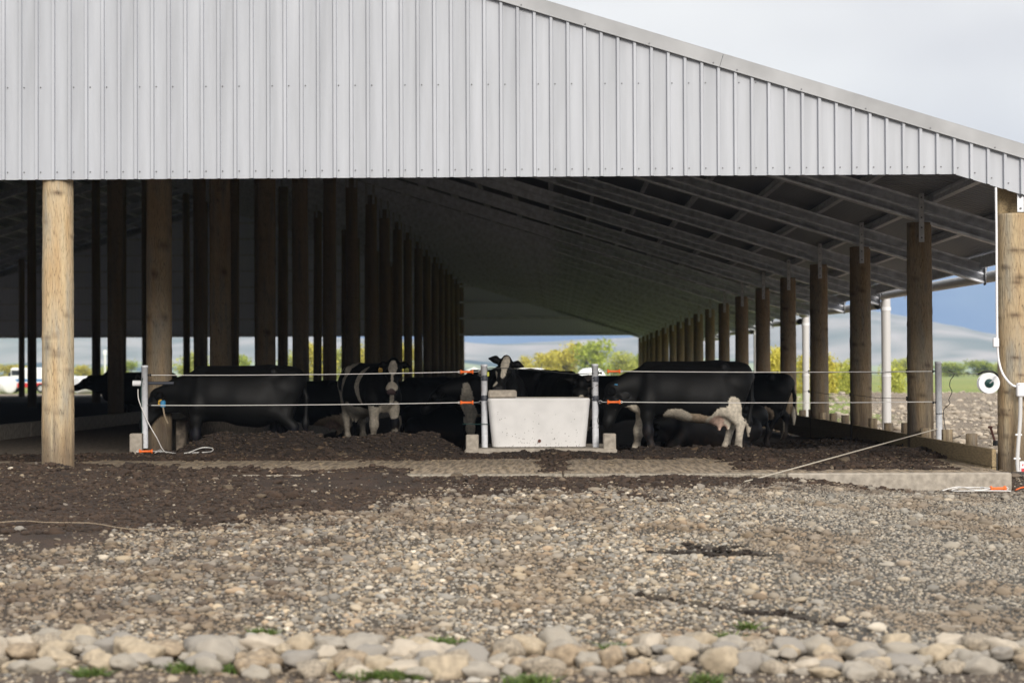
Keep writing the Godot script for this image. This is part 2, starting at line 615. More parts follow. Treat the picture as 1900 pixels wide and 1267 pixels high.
func build_ground() -> void:
	var o := part("yard_ground", grid_mesh(steps(-7.6, 7.6, 0.05), steps(8.6, 26.4, 0.05), near_height, near_color), M.ground, self)
	tag(o, "pale gravel yard turning to dark trodden mud at the apron", "ground", "", "structure")
	var xs := PackedFloat32Array()
	for x in [-9000.0, -5000.0, -2500.0, -1200.0, -600.0, -300.0, -180.0, -110.0, -70.0]: xs.append(x)
	xs.append_array(steps(-50.0, -8.0, 2.0))
	xs.append(0.0)
	xs.append_array(steps(8.0, 30.0, 0.5))
	for x in [34.0, 40.0, 48.0, 60.0, 75.0, 95.0, 120.0, 160.0, 220.0, 300.0, 450.0, 700.0, 1200.0, 2500.0, 5000.0, 9000.0]: xs.append(x)
	var ds := PackedFloat32Array()
	for d in [-400.0, -150.0, -60.0, -25.0, -10.0, 0.0, 4.0]: ds.append(d)
	ds.append_array(steps(8.0, 110.0, 0.75))
	ds.append_array(steps(113.0, 200.0, 4.0))
	for d in [220.0, 250.0, 290.0, 340.0, 400.0, 470.0, 550.0, 640.0, 750.0, 900.0, 1200.0, 1700.0, 2500.0, 4000.0, 6000.0, 9000.0]: ds.append(d)
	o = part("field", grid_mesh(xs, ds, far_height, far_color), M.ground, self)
	tag(o, "flat green farmland and bare gravel beyond the barn", "field", "", "structure")
	var bx := steps(-5.75, 5.15, 0.06)
	var bd := steps(25.4, 31.0, 0.06)
	bd.append_array(steps(31.3, 60.0, 0.4))
	bd.append_array(steps(62.0, 120.0, 2.0))
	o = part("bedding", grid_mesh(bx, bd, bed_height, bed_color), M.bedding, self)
	tag(o, "dark churned wood chip bedding under the cows", "bedding", "", "structure")
	# the pens on the other side of the feed lane
	o = part("bedding", grid_mesh(steps(-46.0, -9.7, 0.9), steps(23.5, 120.0, 1.2), func(x, d): return -0.16 + 0.06 * n_a.get_noise_2d(x * 0.5, d * 0.5), bed_color), M.bedding, self)
	tag(o, "dark bedding of the pens across the feed lane", "bedding", "", "structure")
	o = part("feed_lane_floor", box_mesh(Vector3(4.0, 0.3, 97.5)), M.lane, self, Vector3(-7.62, -0.17, -71.2))
	tag(o, "brown concrete feed lane running the length of the barn", "floor", "", "structure")
	# the concrete apron: slabs with open joints, the front edge proud of the yard
	var apron := thing("concrete_apron", "worn brown concrete apron slab before the trough", "paving", Vector3(-2.4, 0, -23.8))
	apron.set_meta("kind", "structure")
	apron.remove_meta("category")
	var x0 := -9.6
	while x0 < 4.9:
		var w := minf(2.42, 5.0 - x0)
		part("slab", box_mesh(Vector3(w - 0.012, 0.22, 4.5), 0.012), M.slab, apron, Vector3(x0 + w * 0.5 + 2.4, -0.11, -(23.95 - 23.8)))
		part("front_edge", box_mesh(Vector3(w - 0.012, 0.235, 0.14), 0.012), M.slab_edge if x0 < 2.4 else M.concrete, apron, Vector3(x0 + w * 0.5 + 2.4, -0.1135, -(21.62 - 23.8)))
		x0 += 2.42


func build_hills() -> void:
	# [distance, depth, height low, height high, noise scale, colour low, colour high]
	var make := func(called: String, label: String, d0: float, d1: float, x0: float, x1: float, top: Callable, col: Callable) -> void:
		var o := part(called, grid_mesh(steps(x0, x1, (x1 - x0) / 150.0), steps(d0, d1, (d1 - d0) / 36.0), top, col), M.hill, self)
		tag(o, label, "hill", "", "structure")
	make.call("mountain_range", "long mountain range far beyond the fields, haze blue painted in", 3300.0, 5000.0, -3400.0, 3400.0,
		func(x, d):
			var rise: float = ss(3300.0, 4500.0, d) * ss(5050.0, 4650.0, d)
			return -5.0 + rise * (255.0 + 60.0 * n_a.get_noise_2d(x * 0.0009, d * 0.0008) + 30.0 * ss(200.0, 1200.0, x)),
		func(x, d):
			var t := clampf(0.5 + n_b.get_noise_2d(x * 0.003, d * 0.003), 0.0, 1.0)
			return Color(0.060, 0.15, 0.33).lerp(Color(0.11, 0.21, 0.36), t))  # the blue of distance haze is painted into these colours
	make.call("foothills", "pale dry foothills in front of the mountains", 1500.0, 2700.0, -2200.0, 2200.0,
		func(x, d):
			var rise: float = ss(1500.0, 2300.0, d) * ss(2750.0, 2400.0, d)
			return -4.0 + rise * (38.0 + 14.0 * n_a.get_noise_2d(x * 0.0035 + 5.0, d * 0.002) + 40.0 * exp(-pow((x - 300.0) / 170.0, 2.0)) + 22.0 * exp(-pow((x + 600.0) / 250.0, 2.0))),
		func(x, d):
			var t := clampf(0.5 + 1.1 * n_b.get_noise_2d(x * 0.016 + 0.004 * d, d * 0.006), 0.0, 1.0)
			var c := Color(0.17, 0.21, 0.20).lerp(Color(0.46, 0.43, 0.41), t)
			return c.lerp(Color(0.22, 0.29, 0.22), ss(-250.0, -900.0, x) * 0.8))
	make.call("valley_rise", "low green rise with blue scrub below the foothills", 1000.0, 1500.0, -1500.0, 1500.0,
		func(x, d):
			var rise: float = ss(1000.0, 1350.0, d) * ss(1520.0, 1400.0, d)
			return -2.0 + rise * (9.0 + 9.0 * n_a.get_noise_2d(x * 0.006 + 9.0, d * 0.003)),
		func(x, d):
			var t := ss(0.0, 0.25, n_b.get_noise_2d(x * 0.008 + 3.0, d * 0.01))
			return Color(0.34, 0.40, 0.26).lerp(Color(0.07, 0.12, 0.15), t))


# ---------------------------------------------------------------- the barn
func roof_y(x: float) -> float:
	return 5.304 - SLOPE * (x if x > RIDGE_X else 2.0 * RIDGE_X - x)


func pole_mesh(h: float, rb: float, rt: float, sides: int, rings: int, seed_: int, tint := Color(0.46, 0.45, 0.455)) -> ArrayMesh:  # default tint darkens the inner poles, painting in the shade under the roof
	# a debarked round pole: slightly out of round, knots, weather stains
	var r := RandomNumberGenerator.new()
	r.seed = seed_
	var knots := []
	for i in (int(h * (15.0 if rings > 100 else 7.0)) if rings > 60 else 0):
		knots.append([r.randf() * TAU, r.randf_range(0.1, h), r.randf_range(0.014, 0.03)])
	var st := begin()
	for j in rings + 1:
		var y := h * j / rings
		for k in sides:
			var a := TAU * k / sides
			var rad := lerpf(rb, rt, float(j) / rings) * (1.0 + 0.02 * n_a.get_noise_2d(cos(a) * 0.8 + seed_, y * 1.3) + 0.008 * n_b.get_noise_3d(cos(a) * 3.0, sin(a) * 3.0, y * 5.0 + seed_))
			var tone := n_a.get_noise_3d(cos(a) * 1.3 + seed_, y * 0.9, sin(a) * 1.3)
			var streak := n_b.get_noise_3d(cos(a) * 4.0, y * 0.5 + seed_, sin(a) * 4.0)
			var c := Color(0.58, 0.45, 0.285).lerp(Color(0.52, 0.35, 0.18), clampf(tone * 1.6, 0.0, 0.8))
			c = c.lerp(Color(0.36, 0.34, 0.285), clampf(-tone * 2.0 + 0.6 * streak, 0.0, 0.8))
			c = c.lerp(Color(0.70, 0.56, 0.34), clampf(streak * 1.2, 0.0, 0.6))
			var dark := 0.0
			for kn in knots:
				var dy: float = absf(y - kn[1]) / kn[2]
				if dy < 2.5:
					var da: float = absf(angle_difference(a, kn[0])) * rad / kn[2]
					var q := dy * dy + da * da * 0.16
					dark = maxf(dark, 0.85 * exp(-q))
					rad += 0.007 * exp(-q * 0.7)
			c = c.lerp(Color(0.09, 0.05, 0.03), dark)
			c = c.lerp(Color(0.15, 0.11, 0.075), 0.8 * ss(1.35, 0.5, y + 0.5 * streak))
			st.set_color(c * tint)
			st.add_vertex(Vector3(cos(a) * rad, y, sin(a) * rad))
	for j in rings:
		for k in sides:
			var k1 := (k + 1) % sides
			for id in [j * sides + k, (j + 1) * sides + k, (j + 1) * sides + k1, j * sides + k, (j + 1) * sides + k1, j * sides + k1]:
				st.add_index(id)
	var top := rings * sides
	st.set_color(Color(0.42, 0.32, 0.18))
	st.add_vertex(Vector3(0, h, 0))
	for k in sides:
		for id in [(rings + 1) * sides, top + (k + 1) % sides, top + k]:
			st.add_index(id)
	st.generate_normals()
	return st.commit()


func sheet_mesh(x0: float, n_ribs: int, bottom: Callable, top: Callable) -> ArrayMesh:
	# ribbed cladding, ribs standing up; local x from 0, faces +z
	var prof := []
	for k in n_ribs:
		var o := k * 0.19
		for p in [[0.0, 0.0], [0.012, 0.0], [0.0185, 0.042], [0.0485, 0.042], [0.055, 0.0], [0.125, 0.0015]]:
			prof.append(Vector2(o + p[0], p[1]))
	prof.append(Vector2(n_ribs * 0.19 + 0.012, 0.004))
	var st := begin()
	st.set_smooth_group(-1)
	for i in prof.size() - 1:
		var a: Vector2 = prof[i]
		var b: Vector2 = prof[i + 1]
		var ya: float = bottom.call(x0 + a.x)
		var yb: float = bottom.call(x0 + b.x)
		var ta: float = top.call(x0 + a.x)
		var tb: float = top.call(x0 + b.x)
		if ta - ya < 0.01 and tb - yb < 0.01:
			continue
		quad(st, Vector3(a.x, ya, a.y), Vector3(a.x, ta, a.y), Vector3(b.x, tb, b.y), Vector3(b.x, yb, b.y))
	return finish(st)


func channel_mesh(length: float, depth: float, width: float, lip: float) -> ArrayMesh:
	# a steel channel along x, its open side to +z: web, two flanges with lips, and a fold along the web
	var hd := depth * 0.5
	var t := 0.004
	var pts := [Vector2(width, -hd + lip), Vector2(width, -hd), Vector2(0, -hd), Vector2(0, -0.025), Vector2(0.014, -0.008), Vector2(0.014, 0.008), Vector2(0, 0.025), Vector2(0, hd), Vector2(width, hd), Vector2(width, hd - lip)]
	var st := begin()
	st.set_smooth_group(-1)
	for i in pts.size() - 1:
		var a: Vector2 = pts[i]
		var b: Vector2 = pts[i + 1]
		quad(st, Vector3(0, a.y, a.x), Vector3(length, a.y, a.x), Vector3(length, b.y, b.x), Vector3(0, b.y, b.x))
	return finish(st)


func strap_mesh(h: float) -> ArrayMesh:
	var st := begin()
	st.set_smooth_group(-1)
	add_chamfered(st, Vector3.ZERO, Vector3(0.075, h, 0.008), 0.002)
	return finish(st)


func build_barn() -> void:
	var foot := Vector3(RIDGE_X, 0, -71.1)
	var barn := thing("cattle_barn", "long open-sided pole barn with pale grey ribbed metal gable", "barn", foot)
	var put := func(called: String, mesh: Mesh, m: Material, at: Vector3, b := Basis.IDENTITY) -> MeshInstance3D:
		return part(called, mesh, m, barn, at - foot, b)
	var gable_bottom := func(x: float) -> float:
		return 3.33 - SLOPE * maxf(x - 4.53, 0.0) - SLOPE * maxf(2.0 * RIDGE_X - 4.53 - x, 0.0)
	var gable_top := func(x: float) -> float: return roof_y(x) - 0.035

	# gable cladding, one part per sheet
	var screw := cyl(0.0085, 0.008, 6)
	var first := -5.7625 - 0.76 * 54
	for i in 76:
		var x0 := first + i * 0.76
		if x0 < 2.0 * RIDGE_X - EAVE_X or x0 + 0.76 > EAVE_X + 0.3:
			continue
		var mesh := sheet_mesh(x0, 4, gable_bottom, gable_top)
		var sheet: MeshInstance3D = put.call("cladding_sheet", mesh, M.cladding, Vector3(x0, 0, -FRONT + 0.002 * (i % 2)), Basis(Vector3.UP, 0.0035 * sin(i * 4.3)))
		# screws: one row along the foot, one on the middle girt
		if x0 > -9.0:
			var st := begin()
			for k in 4:
				var bx: float = k * 0.19 + 0.075
				var rows := [gable_bottom.call(x0 + bx) + 0.085]
				if k > 0 and roof_y(x0 + bx) > 4.55: rows.append(4.386)
				for y in rows:
					st.append_from(screw, 0, Transform3D(Basis(Vector3.RIGHT, PI / 2), Vector3(bx, y, 0.004)))
			var s := part("screw_row", st.commit(), M.screw, sheet)
			s.set_meta("kind", "stuff")
	# the barge flashing that caps the gable, in lengths
	var ang := atan(SLOPE)
	var rake := Basis(Vector3.BACK, -ang)
	var rake_left := Basis(Vector3.BACK, ang)
	var blen := 5.6
	for i in 5:
		var xa := EAVE_X - i * blen * cos(ang)
		var xm := xa - blen * 0.5 * cos(ang)
		var bs := begin()
		bs.set_smooth_group(-1)
		add_chamfered(bs, Vector3.ZERO, Vector3(blen - 0.003, 0.155, 0.012), 0.003)
		add_chamfered(bs, Vector3(0, -0.072, 0.008), Vector3(blen - 0.003, 0.012, 0.014), 0.003)
		add_chamfered(bs, Vector3(0, 0.08, -0.09), Vector3(blen - 0.003, 0.008, 0.19), 0.002)
		var bm := finish(bs)
		for side in [1, -1]:
			var b: MeshInstance3D = put.call("barge_flashing", bm, M.flashing, Vector3(xm if side > 0 else 2.0 * RIDGE_X - xm, roof_y(xm) - 0.084, -FRONT + 0.052), rake if side > 0 else rake_left)
			if side > 0:
				var st := begin()
				for k in 8:
					st.append_from(screw, 0, Transform3D(Basis(Vector3.RIGHT, PI / 2), Vector3(-2.6 + k * 0.76, -0.05, 0.01)))
				part("screw_row", st.commit(), M.screw, b).set_meta("kind", "stuff")
	# the far gable
	first = -46.5
	for i in 68:
		var x0 := first + i * 0.76
		put.call("end_wall_sheet", sheet_mesh(x0, 4, gable_bottom, gable_top), M.inner_cladding, Vector3(x0, 0, -FRONT - BAY * BAYS + 0.06))
	for k in 8:
		var y := 3.42 + k * 0.97
		var half := (roof_y(RIDGE_X) - 0.3 - y) / SLOPE
		half = minf(half, 27.2)
		if half < 1.0: continue
		for z in [-FRONT - 0.12, -FRONT - BAY * BAYS + 0.12]:
			put.call("girt", box_mesh(Vector3(half * 2.0, 0.11, 0.075)), M.steel, Vector3(RIDGE_X, y, z))

	# roof: sheets per bay, purlins, rafters
	var run := (EAVE_X - RIDGE_X) / cos(ang)
	var st := begin()
	st.set_smooth_group(-1)
	var n := 28
	var pitch := BAY / n
	for i in n:
		var z := -i * pitch
		var pp := [Vector2(z, 0), Vector2(z - pitch * 0.62, 0), Vector2(z - pitch * 0.70, 0.027), Vector2(z - pitch * 0.90, 0.027), Vector2(z - pitch * 0.98, 0), Vector2(z - pitch, 0)]
		for k in 5:
			quad(st, Vector3(0, pp[k].y, pp[k].x), Vector3(0, pp[k + 1].y, pp[k + 1].x), Vector3(run, pp[k + 1].y, pp[k + 1].x), Vector3(run, pp[k].y, pp[k].x))
	var roof_bay := finish(st)
	var flip := Basis(Vector3.UP, PI)
	for i in BAYS:
		var z := -FRONT - BAY * i + 0.04
		put.call("roof_sheet", roof_bay, M.roofing, Vector3(RIDGE_X, roof_y(RIDGE_X) - 0.03, z), rake)
		put.call("roof_sheet", roof_bay, M.roofing, Vector3(RIDGE_X, roof_y(RIDGE_X) - 0.03, z - BAY), rake_left * flip)
	put.call("ridge_cap", box_mesh(Vector3(0.5, 0.03, BAY * BAYS), 0.01), M.flashing, Vector3(RIDGE_X, roof_y(RIDGE_X) + 0.03, -71.1))
	var purlin := channel_mesh(BAY * BAYS - 0.12, 0.15, 0.065, 0.018)
	for k in 30:
		var u := 0.35 + k * 0.945
		if u > run - 0.05: break
		var x := RIDGE_X + u * cos(ang)
		var y := roof_y(x) - 0.115
		put.call("purlin", purlin, M.steel, Vector3(x, y, -FRONT - 0.06), rake * Basis(Vector3.UP, PI / 2))
		put.call("purlin", purlin, M.steel, Vector3(2.0 * RIDGE_X - x, y, -FRONT - 0.06), rake_left * Basis(Vector3.UP, PI / 2))
	var rafter := channel_mesh(run - 0.05, 0.31, 0.085, 0.035)
	for i in range(0, BAYS + 1):
		var z := -FRONT - BAY * i - (0.16 if i == 0 else 0.0) + (0.25 if i == BAYS else 0.0)
		for side in [1, -1]:
			var b := rake if side > 0 else rake_left * Basis(Vector3.RIGHT, PI) * Basis(Vector3.BACK, PI)
			var y := roof_y(RIDGE_X) - 0.36
			put.call("rafter", rafter, M.steel, Vector3(RIDGE_X, y, z), b)
			put.call("rafter", rafter, M.steel, Vector3(RIDGE_X, y, z), b * Basis(Vector3.UP, 0.0).scaled(Vector3(1, 1, -1)))
			var xe := EAVE_X - 0.06
			put.call("rafter_end_plate", box_mesh(Vector3(0.012, 0.36, 0.17), 0.003), M.galvanised, Vector3(xe if side > 0 else 2.0 * RIDGE_X - xe, roof_y(xe) - 0.36, z))
	# fascia channel at the eave
	put.call("eave_beam", box_mesh(Vector3(0.06, 0.2, BAY * BAYS)), M.steel, Vector3(EAVE_X - 0.12, roof_y(EAVE_X) - 0.14, -71.1))

	# poles: seven rows; the two at the gable seen close are their own shapes
	var rows := [5.14, -5.63, -9.8, -20.25, -30.8, -35.0, -45.75]
	var shapes := []
	for k in 4:
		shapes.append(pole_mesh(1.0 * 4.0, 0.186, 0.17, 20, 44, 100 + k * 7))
	var strap := strap_mesh(0.68)
	var bolt := cyl(0.014, 0.012, 6)
	for r in rows.size():
		var x: float = rows[r]
		var top := roof_y(x) - 0.53
		for i in BAYS + 1:
			var d := FRONT + BAY * i
			if i == 0 and r < 2:
				continue
			if i == 0 and r > 2:
				d += 0.0
			var b := Basis(Vector3.UP, fmod(i * 2.399 + r * 1.1, TAU))
			var wobble := 0.03 * sin(i * 5.3 + r * 2.0)
			var lean := Basis(Vector3.BACK, 0.004 * sin(i * 3.1 + r)) * Basis(Vector3.RIGHT, 0.004 * cos(i * 4.7 + r))
			var thick := 1.0 + 0.06 * sin(i * 7.7 + r * 3.3)
			var low := -0.5
			var p: MeshInstance3D
			if (r == 0 and i < 5) or (r == 1 and i < 4):
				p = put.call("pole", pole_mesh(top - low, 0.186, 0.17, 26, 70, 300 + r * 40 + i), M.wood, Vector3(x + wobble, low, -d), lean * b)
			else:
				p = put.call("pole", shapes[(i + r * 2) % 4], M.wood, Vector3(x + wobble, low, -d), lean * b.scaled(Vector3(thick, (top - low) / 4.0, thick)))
			if r > 2 and i > 8:
				continue
			var at_x := [0.0] if r != 1 else [-0.11, 0.11]
			for ox in at_x:
				var s: MeshInstance3D = put.call("strap_plate", strap, M.galvanised, Vector3(x + wobble + ox, top + 0.06, -d + 0.19))
				if r == 0 and i < 9:
					var bst := begin()
					for q in 5:
						bst.append_from(bolt, 0, Transform3D(Basis(Vector3.RIGHT, PI / 2), Vector3(0, -0.28 + q * 0.14, 0.006)))
					part("bolt_row", bst.commit(), M.screw, s).set_meta("kind", "stuff")
	# the pole beside the feed lane, at the gable
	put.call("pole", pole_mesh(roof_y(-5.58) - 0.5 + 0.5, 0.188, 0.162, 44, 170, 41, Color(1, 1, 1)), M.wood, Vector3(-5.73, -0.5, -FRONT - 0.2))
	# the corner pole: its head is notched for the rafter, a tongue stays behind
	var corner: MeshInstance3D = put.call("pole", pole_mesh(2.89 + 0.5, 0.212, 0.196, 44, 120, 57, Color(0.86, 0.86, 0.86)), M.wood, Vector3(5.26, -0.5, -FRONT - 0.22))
	part("pole_tongue", box_mesh(Vector3(0.36, 0.75, 0.12), 0.02), M.board, corner, Vector3(0.0, 3.39 + 0.3, -0.11))
	var wrap_st := begin()
	wrap_st.set_smooth_group(-1)
	add_chamfered(wrap_st, Vector3.ZERO, Vector3(0.7, 0.235, 0.16), 0.03)
	part("plastic_wrap", finish(wrap_st), M.tape, corner, Vector3(0.43, 3.39 + 0.125, 0.09))
	var cs := part("strap_plate", strap_mesh(0.5), M.galvanised, corner, Vector3(0.025, 3.39 + 0.26, 0.18))
	var cb := begin()
	for q in 4:
		cb.append_from(bolt, 0, Transform3D(Basis(Vector3.RIGHT, PI / 2), Vector3(0, -0.21 + q * 0.13, 0.006)))
	part("bolt_row", cb.commit(), M.screw, cs).set_meta("kind", "stuff")

	# rain water pipes along the open side
	var gx := EAVE_X + 0.08
	var sect := [[25.2, 44.9], [45.2, 59.2], [59.5, 73.6], [73.9, 88.0], [88.3, 102.5], [102.8, 117.0]]
	for q in sect:
		var y0 := 2.60
		var y1 := 2.80
		var pts := PackedVector3Array([Vector3(gx, y0, -q[0]) - foot, Vector3(gx, y1, -q[1]) - foot])
		part("collector_pipe", tube(pts, 0.095, 16), M.pvc, barn)
		var z: float = -q[1] + 0.16
		var bend := curve([Vector3(gx - 0.18, 2.86, z), Vector3(gx - 0.02, 2.86, z), Vector3(gx + 0.07, 2.78, z), Vector3(gx + 0.09, 2.62, z), Vector3(gx + 0.09, -0.4, z)], 6)
		for k in bend.size():
			bend[k] -= foot
		part("downpipe", tube(bend, 0.105, 18), M.pvc, barn)
		part("pipe_collar", cyl(0.115, 0.03, 18), M.white_plastic, barn, Vector3(gx + 0.09, 1.0, z) - foot)
		part("pipe_collar", cyl(0.118, 0.08, 18), M.white_plastic, barn, Vector3(gx + 0.09, 2.5, z) - foot)
		part("hanger_rod", cyl(0.008, 0.5, 6), M.galvanised, barn, Vector3(gx, 2.85, z + 3.0) - foot)


# ---------------------------------------------------------------- low walls and the timber kerb
func build_kerbs() -> void:
	var a := thing("low_wall", "low concrete wall between bedding and feed lane", "wall", Vector3(-5.35, 0, -73.0))
	for k in 16:
		part("wall_block", box_mesh(Vector3(0.15, 0.95, 5.68), 0.015), M.lane, a, Vector3(0, -0.03, 73.0 - 28.3 - 2.85 - k * 5.7))
	var b := thing("low_wall", "low concrete wall across the feed lane below the far pens", "wall", Vector3(-9.62, 0, -73.0))
	for k in 16:
		part("wall_block", box_mesh(Vector3(0.15, 0.62, 5.98), 0.015), M.concrete, b, Vector3(0, -0.07, 73.0 - 24.0 - 3.0 - k * 6.0))
	var kerb := thing("timber_kerb", "low timber kerb with stub posts along the open side", "kerb", Vector3(5.1, 0, -71.0))
	for k in BAYS:
		var d0 := FRONT + 0.1 + BAY * k
		for h in 2:
			part("board", box_mesh(Vector3(0.05, 0.205, BAY - 0.02), 0.006), M.board, kerb, Vector3(-0.12, 0.11 - h * 0.21, 71.0 - d0 - BAY * 0.5), Basis(Vector3.BACK, 0.012 * sin(k * 3.0 + h)))
	var stub := pole_mesh(0.95, 0.078, 0.072, 14, 8, 77, Color(0.8, 0.8, 0.8))
	for k in 60:
		var d := 24.6 + 1.52 * k
		if absf(fposmod(d - FRONT + 0.3, BAY) - 0.3) < 0.35: continue
		part("stub_post", stub, M.wood, kerb, Vector3(0.02, -0.62 + 0.02 * sin(k * 9.0), 71.0 - d), Basis(Vector3.UP, k * 1.7))


# ---------------------------------------------------------------- bodies: tapered limbs joined with a smooth minimum and meshed as surface nets
# a bone is [from, to, radius there, radius here, sideways stretch]
func add_body(st: SurfaceTool, bones: Array, cell: float, k: float, color: Callable, first: int) -> int:
	var lo := Vector3.INF
	var hi := -Vector3.INF
	for b in bones:
		var r: float = maxf(b[2], b[3]) * maxf(1.0, b[4])
		for e in [b[0], b[1]]:
			lo = lo.min(e - Vector3.ONE * r)
			hi = hi.max(e + Vector3.ONE * r)
	lo -= Vector3.ONE * cell * 3.0
	hi += Vector3.ONE * cell * 3.0
	var nx := int((hi.x - lo.x) / cell) + 2
	var ny := int((hi.y - lo.y) / cell) + 2
	var nz := int((hi.z - lo.z) / cell) + 2
	var acc := PackedFloat32Array()
	acc.resize(nx * ny * nz)
	for b in bones:
		var s: float = 1.0 / b[4]
		var a := Vector3(b[0].x, b[0].y, b[0].z * s)
		var c := Vector3(b[1].x, b[1].y, b[1].z * s)
		var ab := c - a
		var inv := 1.0 / maxf(ab.length_squared(), 1e-8)
		var ra: float = b[2]
		var dr: float = b[3] - b[2]
		var m := maxf(b[2], b[3]) + 2.6 / k + cell
		var wide: float = m * maxf(b[4], 1.0)
		var l: Vector3 = (b[0].min(b[1]) - Vector3(m, m, wide) - lo) / cell
		var h: Vector3 = (b[0].max(b[1]) + Vector3(m, m, wide) - lo) / cell
		var x0 := maxi(0, int(l.x)); var x1 := mini(nx, int(h.x) + 1)
		var y0 := maxi(0, int(l.y)); var y1 := mini(ny, int(h.y) + 1)
		var z0 := maxi(0, int(l.z)); var z1 := mini(nz, int(h.z) + 1)
		for z in range(z0, z1):
			var pz := (lo.z + z * cell) * s - a.z
			for y in range(y0, y1):
				var py := lo.y + y * cell - a.y
				var o := (z * ny + y) * nx
				for x in range(x0, x1):
					var p := Vector3(lo.x + x * cell - a.x, py, pz)
					var t := clampf(p.dot(ab) * inv, 0.0, 1.0)
					acc[o + x] += exp(-k * ((p - ab * t).length() - ra - dr * t))
	var ids := PackedInt32Array()
	ids.resize(acc.size())
	ids.fill(-1)
	var off := [0, 1, nx, nx + 1, nx * ny, nx * ny + 1, nx * ny + nx, nx * ny + nx + 1]
	var edges := [[0, 1], [2, 3], [4, 5], [6, 7], [0, 2], [1, 3], [4, 6], [5, 7], [0, 4], [1, 5], [2, 6], [3, 7]]
	var count := first
	var nxy := nx * ny
	for z in nz - 1:
		for y in ny - 1:
			var o := (z * ny + y) * nx
			for x in nx - 1:
				var q := o + x
				var i0 := acc[q] > 1.0
				if (acc[q + 1] > 1.0) == i0 and (acc[q + nx] > 1.0) == i0 and (acc[q + nx + 1] > 1.0) == i0 and (acc[q + nxy] > 1.0) == i0 and (acc[q + nxy + 1] > 1.0) == i0 and (acc[q + nxy + nx] > 1.0) == i0 and (acc[q + nxy + nx + 1] > 1.0) == i0:
					continue
				var sum := Vector3.ZERO
				var num := 0
				for e in edges:
					var fa := acc[q + off[e[0]]]
					var fb := acc[q + off[e[1]]]
					if (fa > 1.0) == (fb > 1.0):
						continue
					var la := log(maxf(fa, 1e-9))
					var lb := log(maxf(fb, 1e-9))
					var t := clampf(la / (la - lb), 0.0, 1.0)
					var ca: int = e[0]
					var cb: int = e[1]
					var va := Vector3(ca & 1, (ca >> 1) & 1, ca >> 2)
					sum += va.lerp(Vector3(cb & 1, (cb >> 1) & 1, cb >> 2), t)
					num += 1
				var v := lo + (Vector3(x, y, z) + sum / num) * cell
				st.set_color(color.call(v))
				st.add_vertex(v)
				ids[q] = count
				count += 1
	var steps_ := [1, nx, nxy]
	for z in range(1, nz - 1):
		for y in range(1, ny - 1):
			for x in range(1, nx - 1):
				var q := (z * ny + y) * nx + x
				if ids[q] < 0:
					continue
				var inside := acc[q] > 1.0
				for ax in 3:
					var other: int = q + steps_[ax]
					if (acc[other] > 1.0) == inside:
						continue
					var u: int = steps_[(ax + 1) % 3]
					var w: int = steps_[(ax + 2) % 3]
					var a := ids[q - u - w]
					var b := ids[q - w]
					var c := ids[q]
					var d := ids[q - u]
					if a < 0 or b < 0 or c < 0 or d < 0:
						continue
					if inside:
						for id in [a, c, b, a, d, c]: st.add_index(id)
					else:
						for id in [a, b, c, a, c, d]: st.add_index(id)
	return count


# ---------------------------------------------------------------- cows
const BLACK := Color(0.0062, 0.0060, 0.0078)
const WHITE := Color(0.74, 0.66, 0.54)
const TAN := Color(0.60, 0.47, 0.34)
const PINK := Color(0.66, 0.47, 0.38)

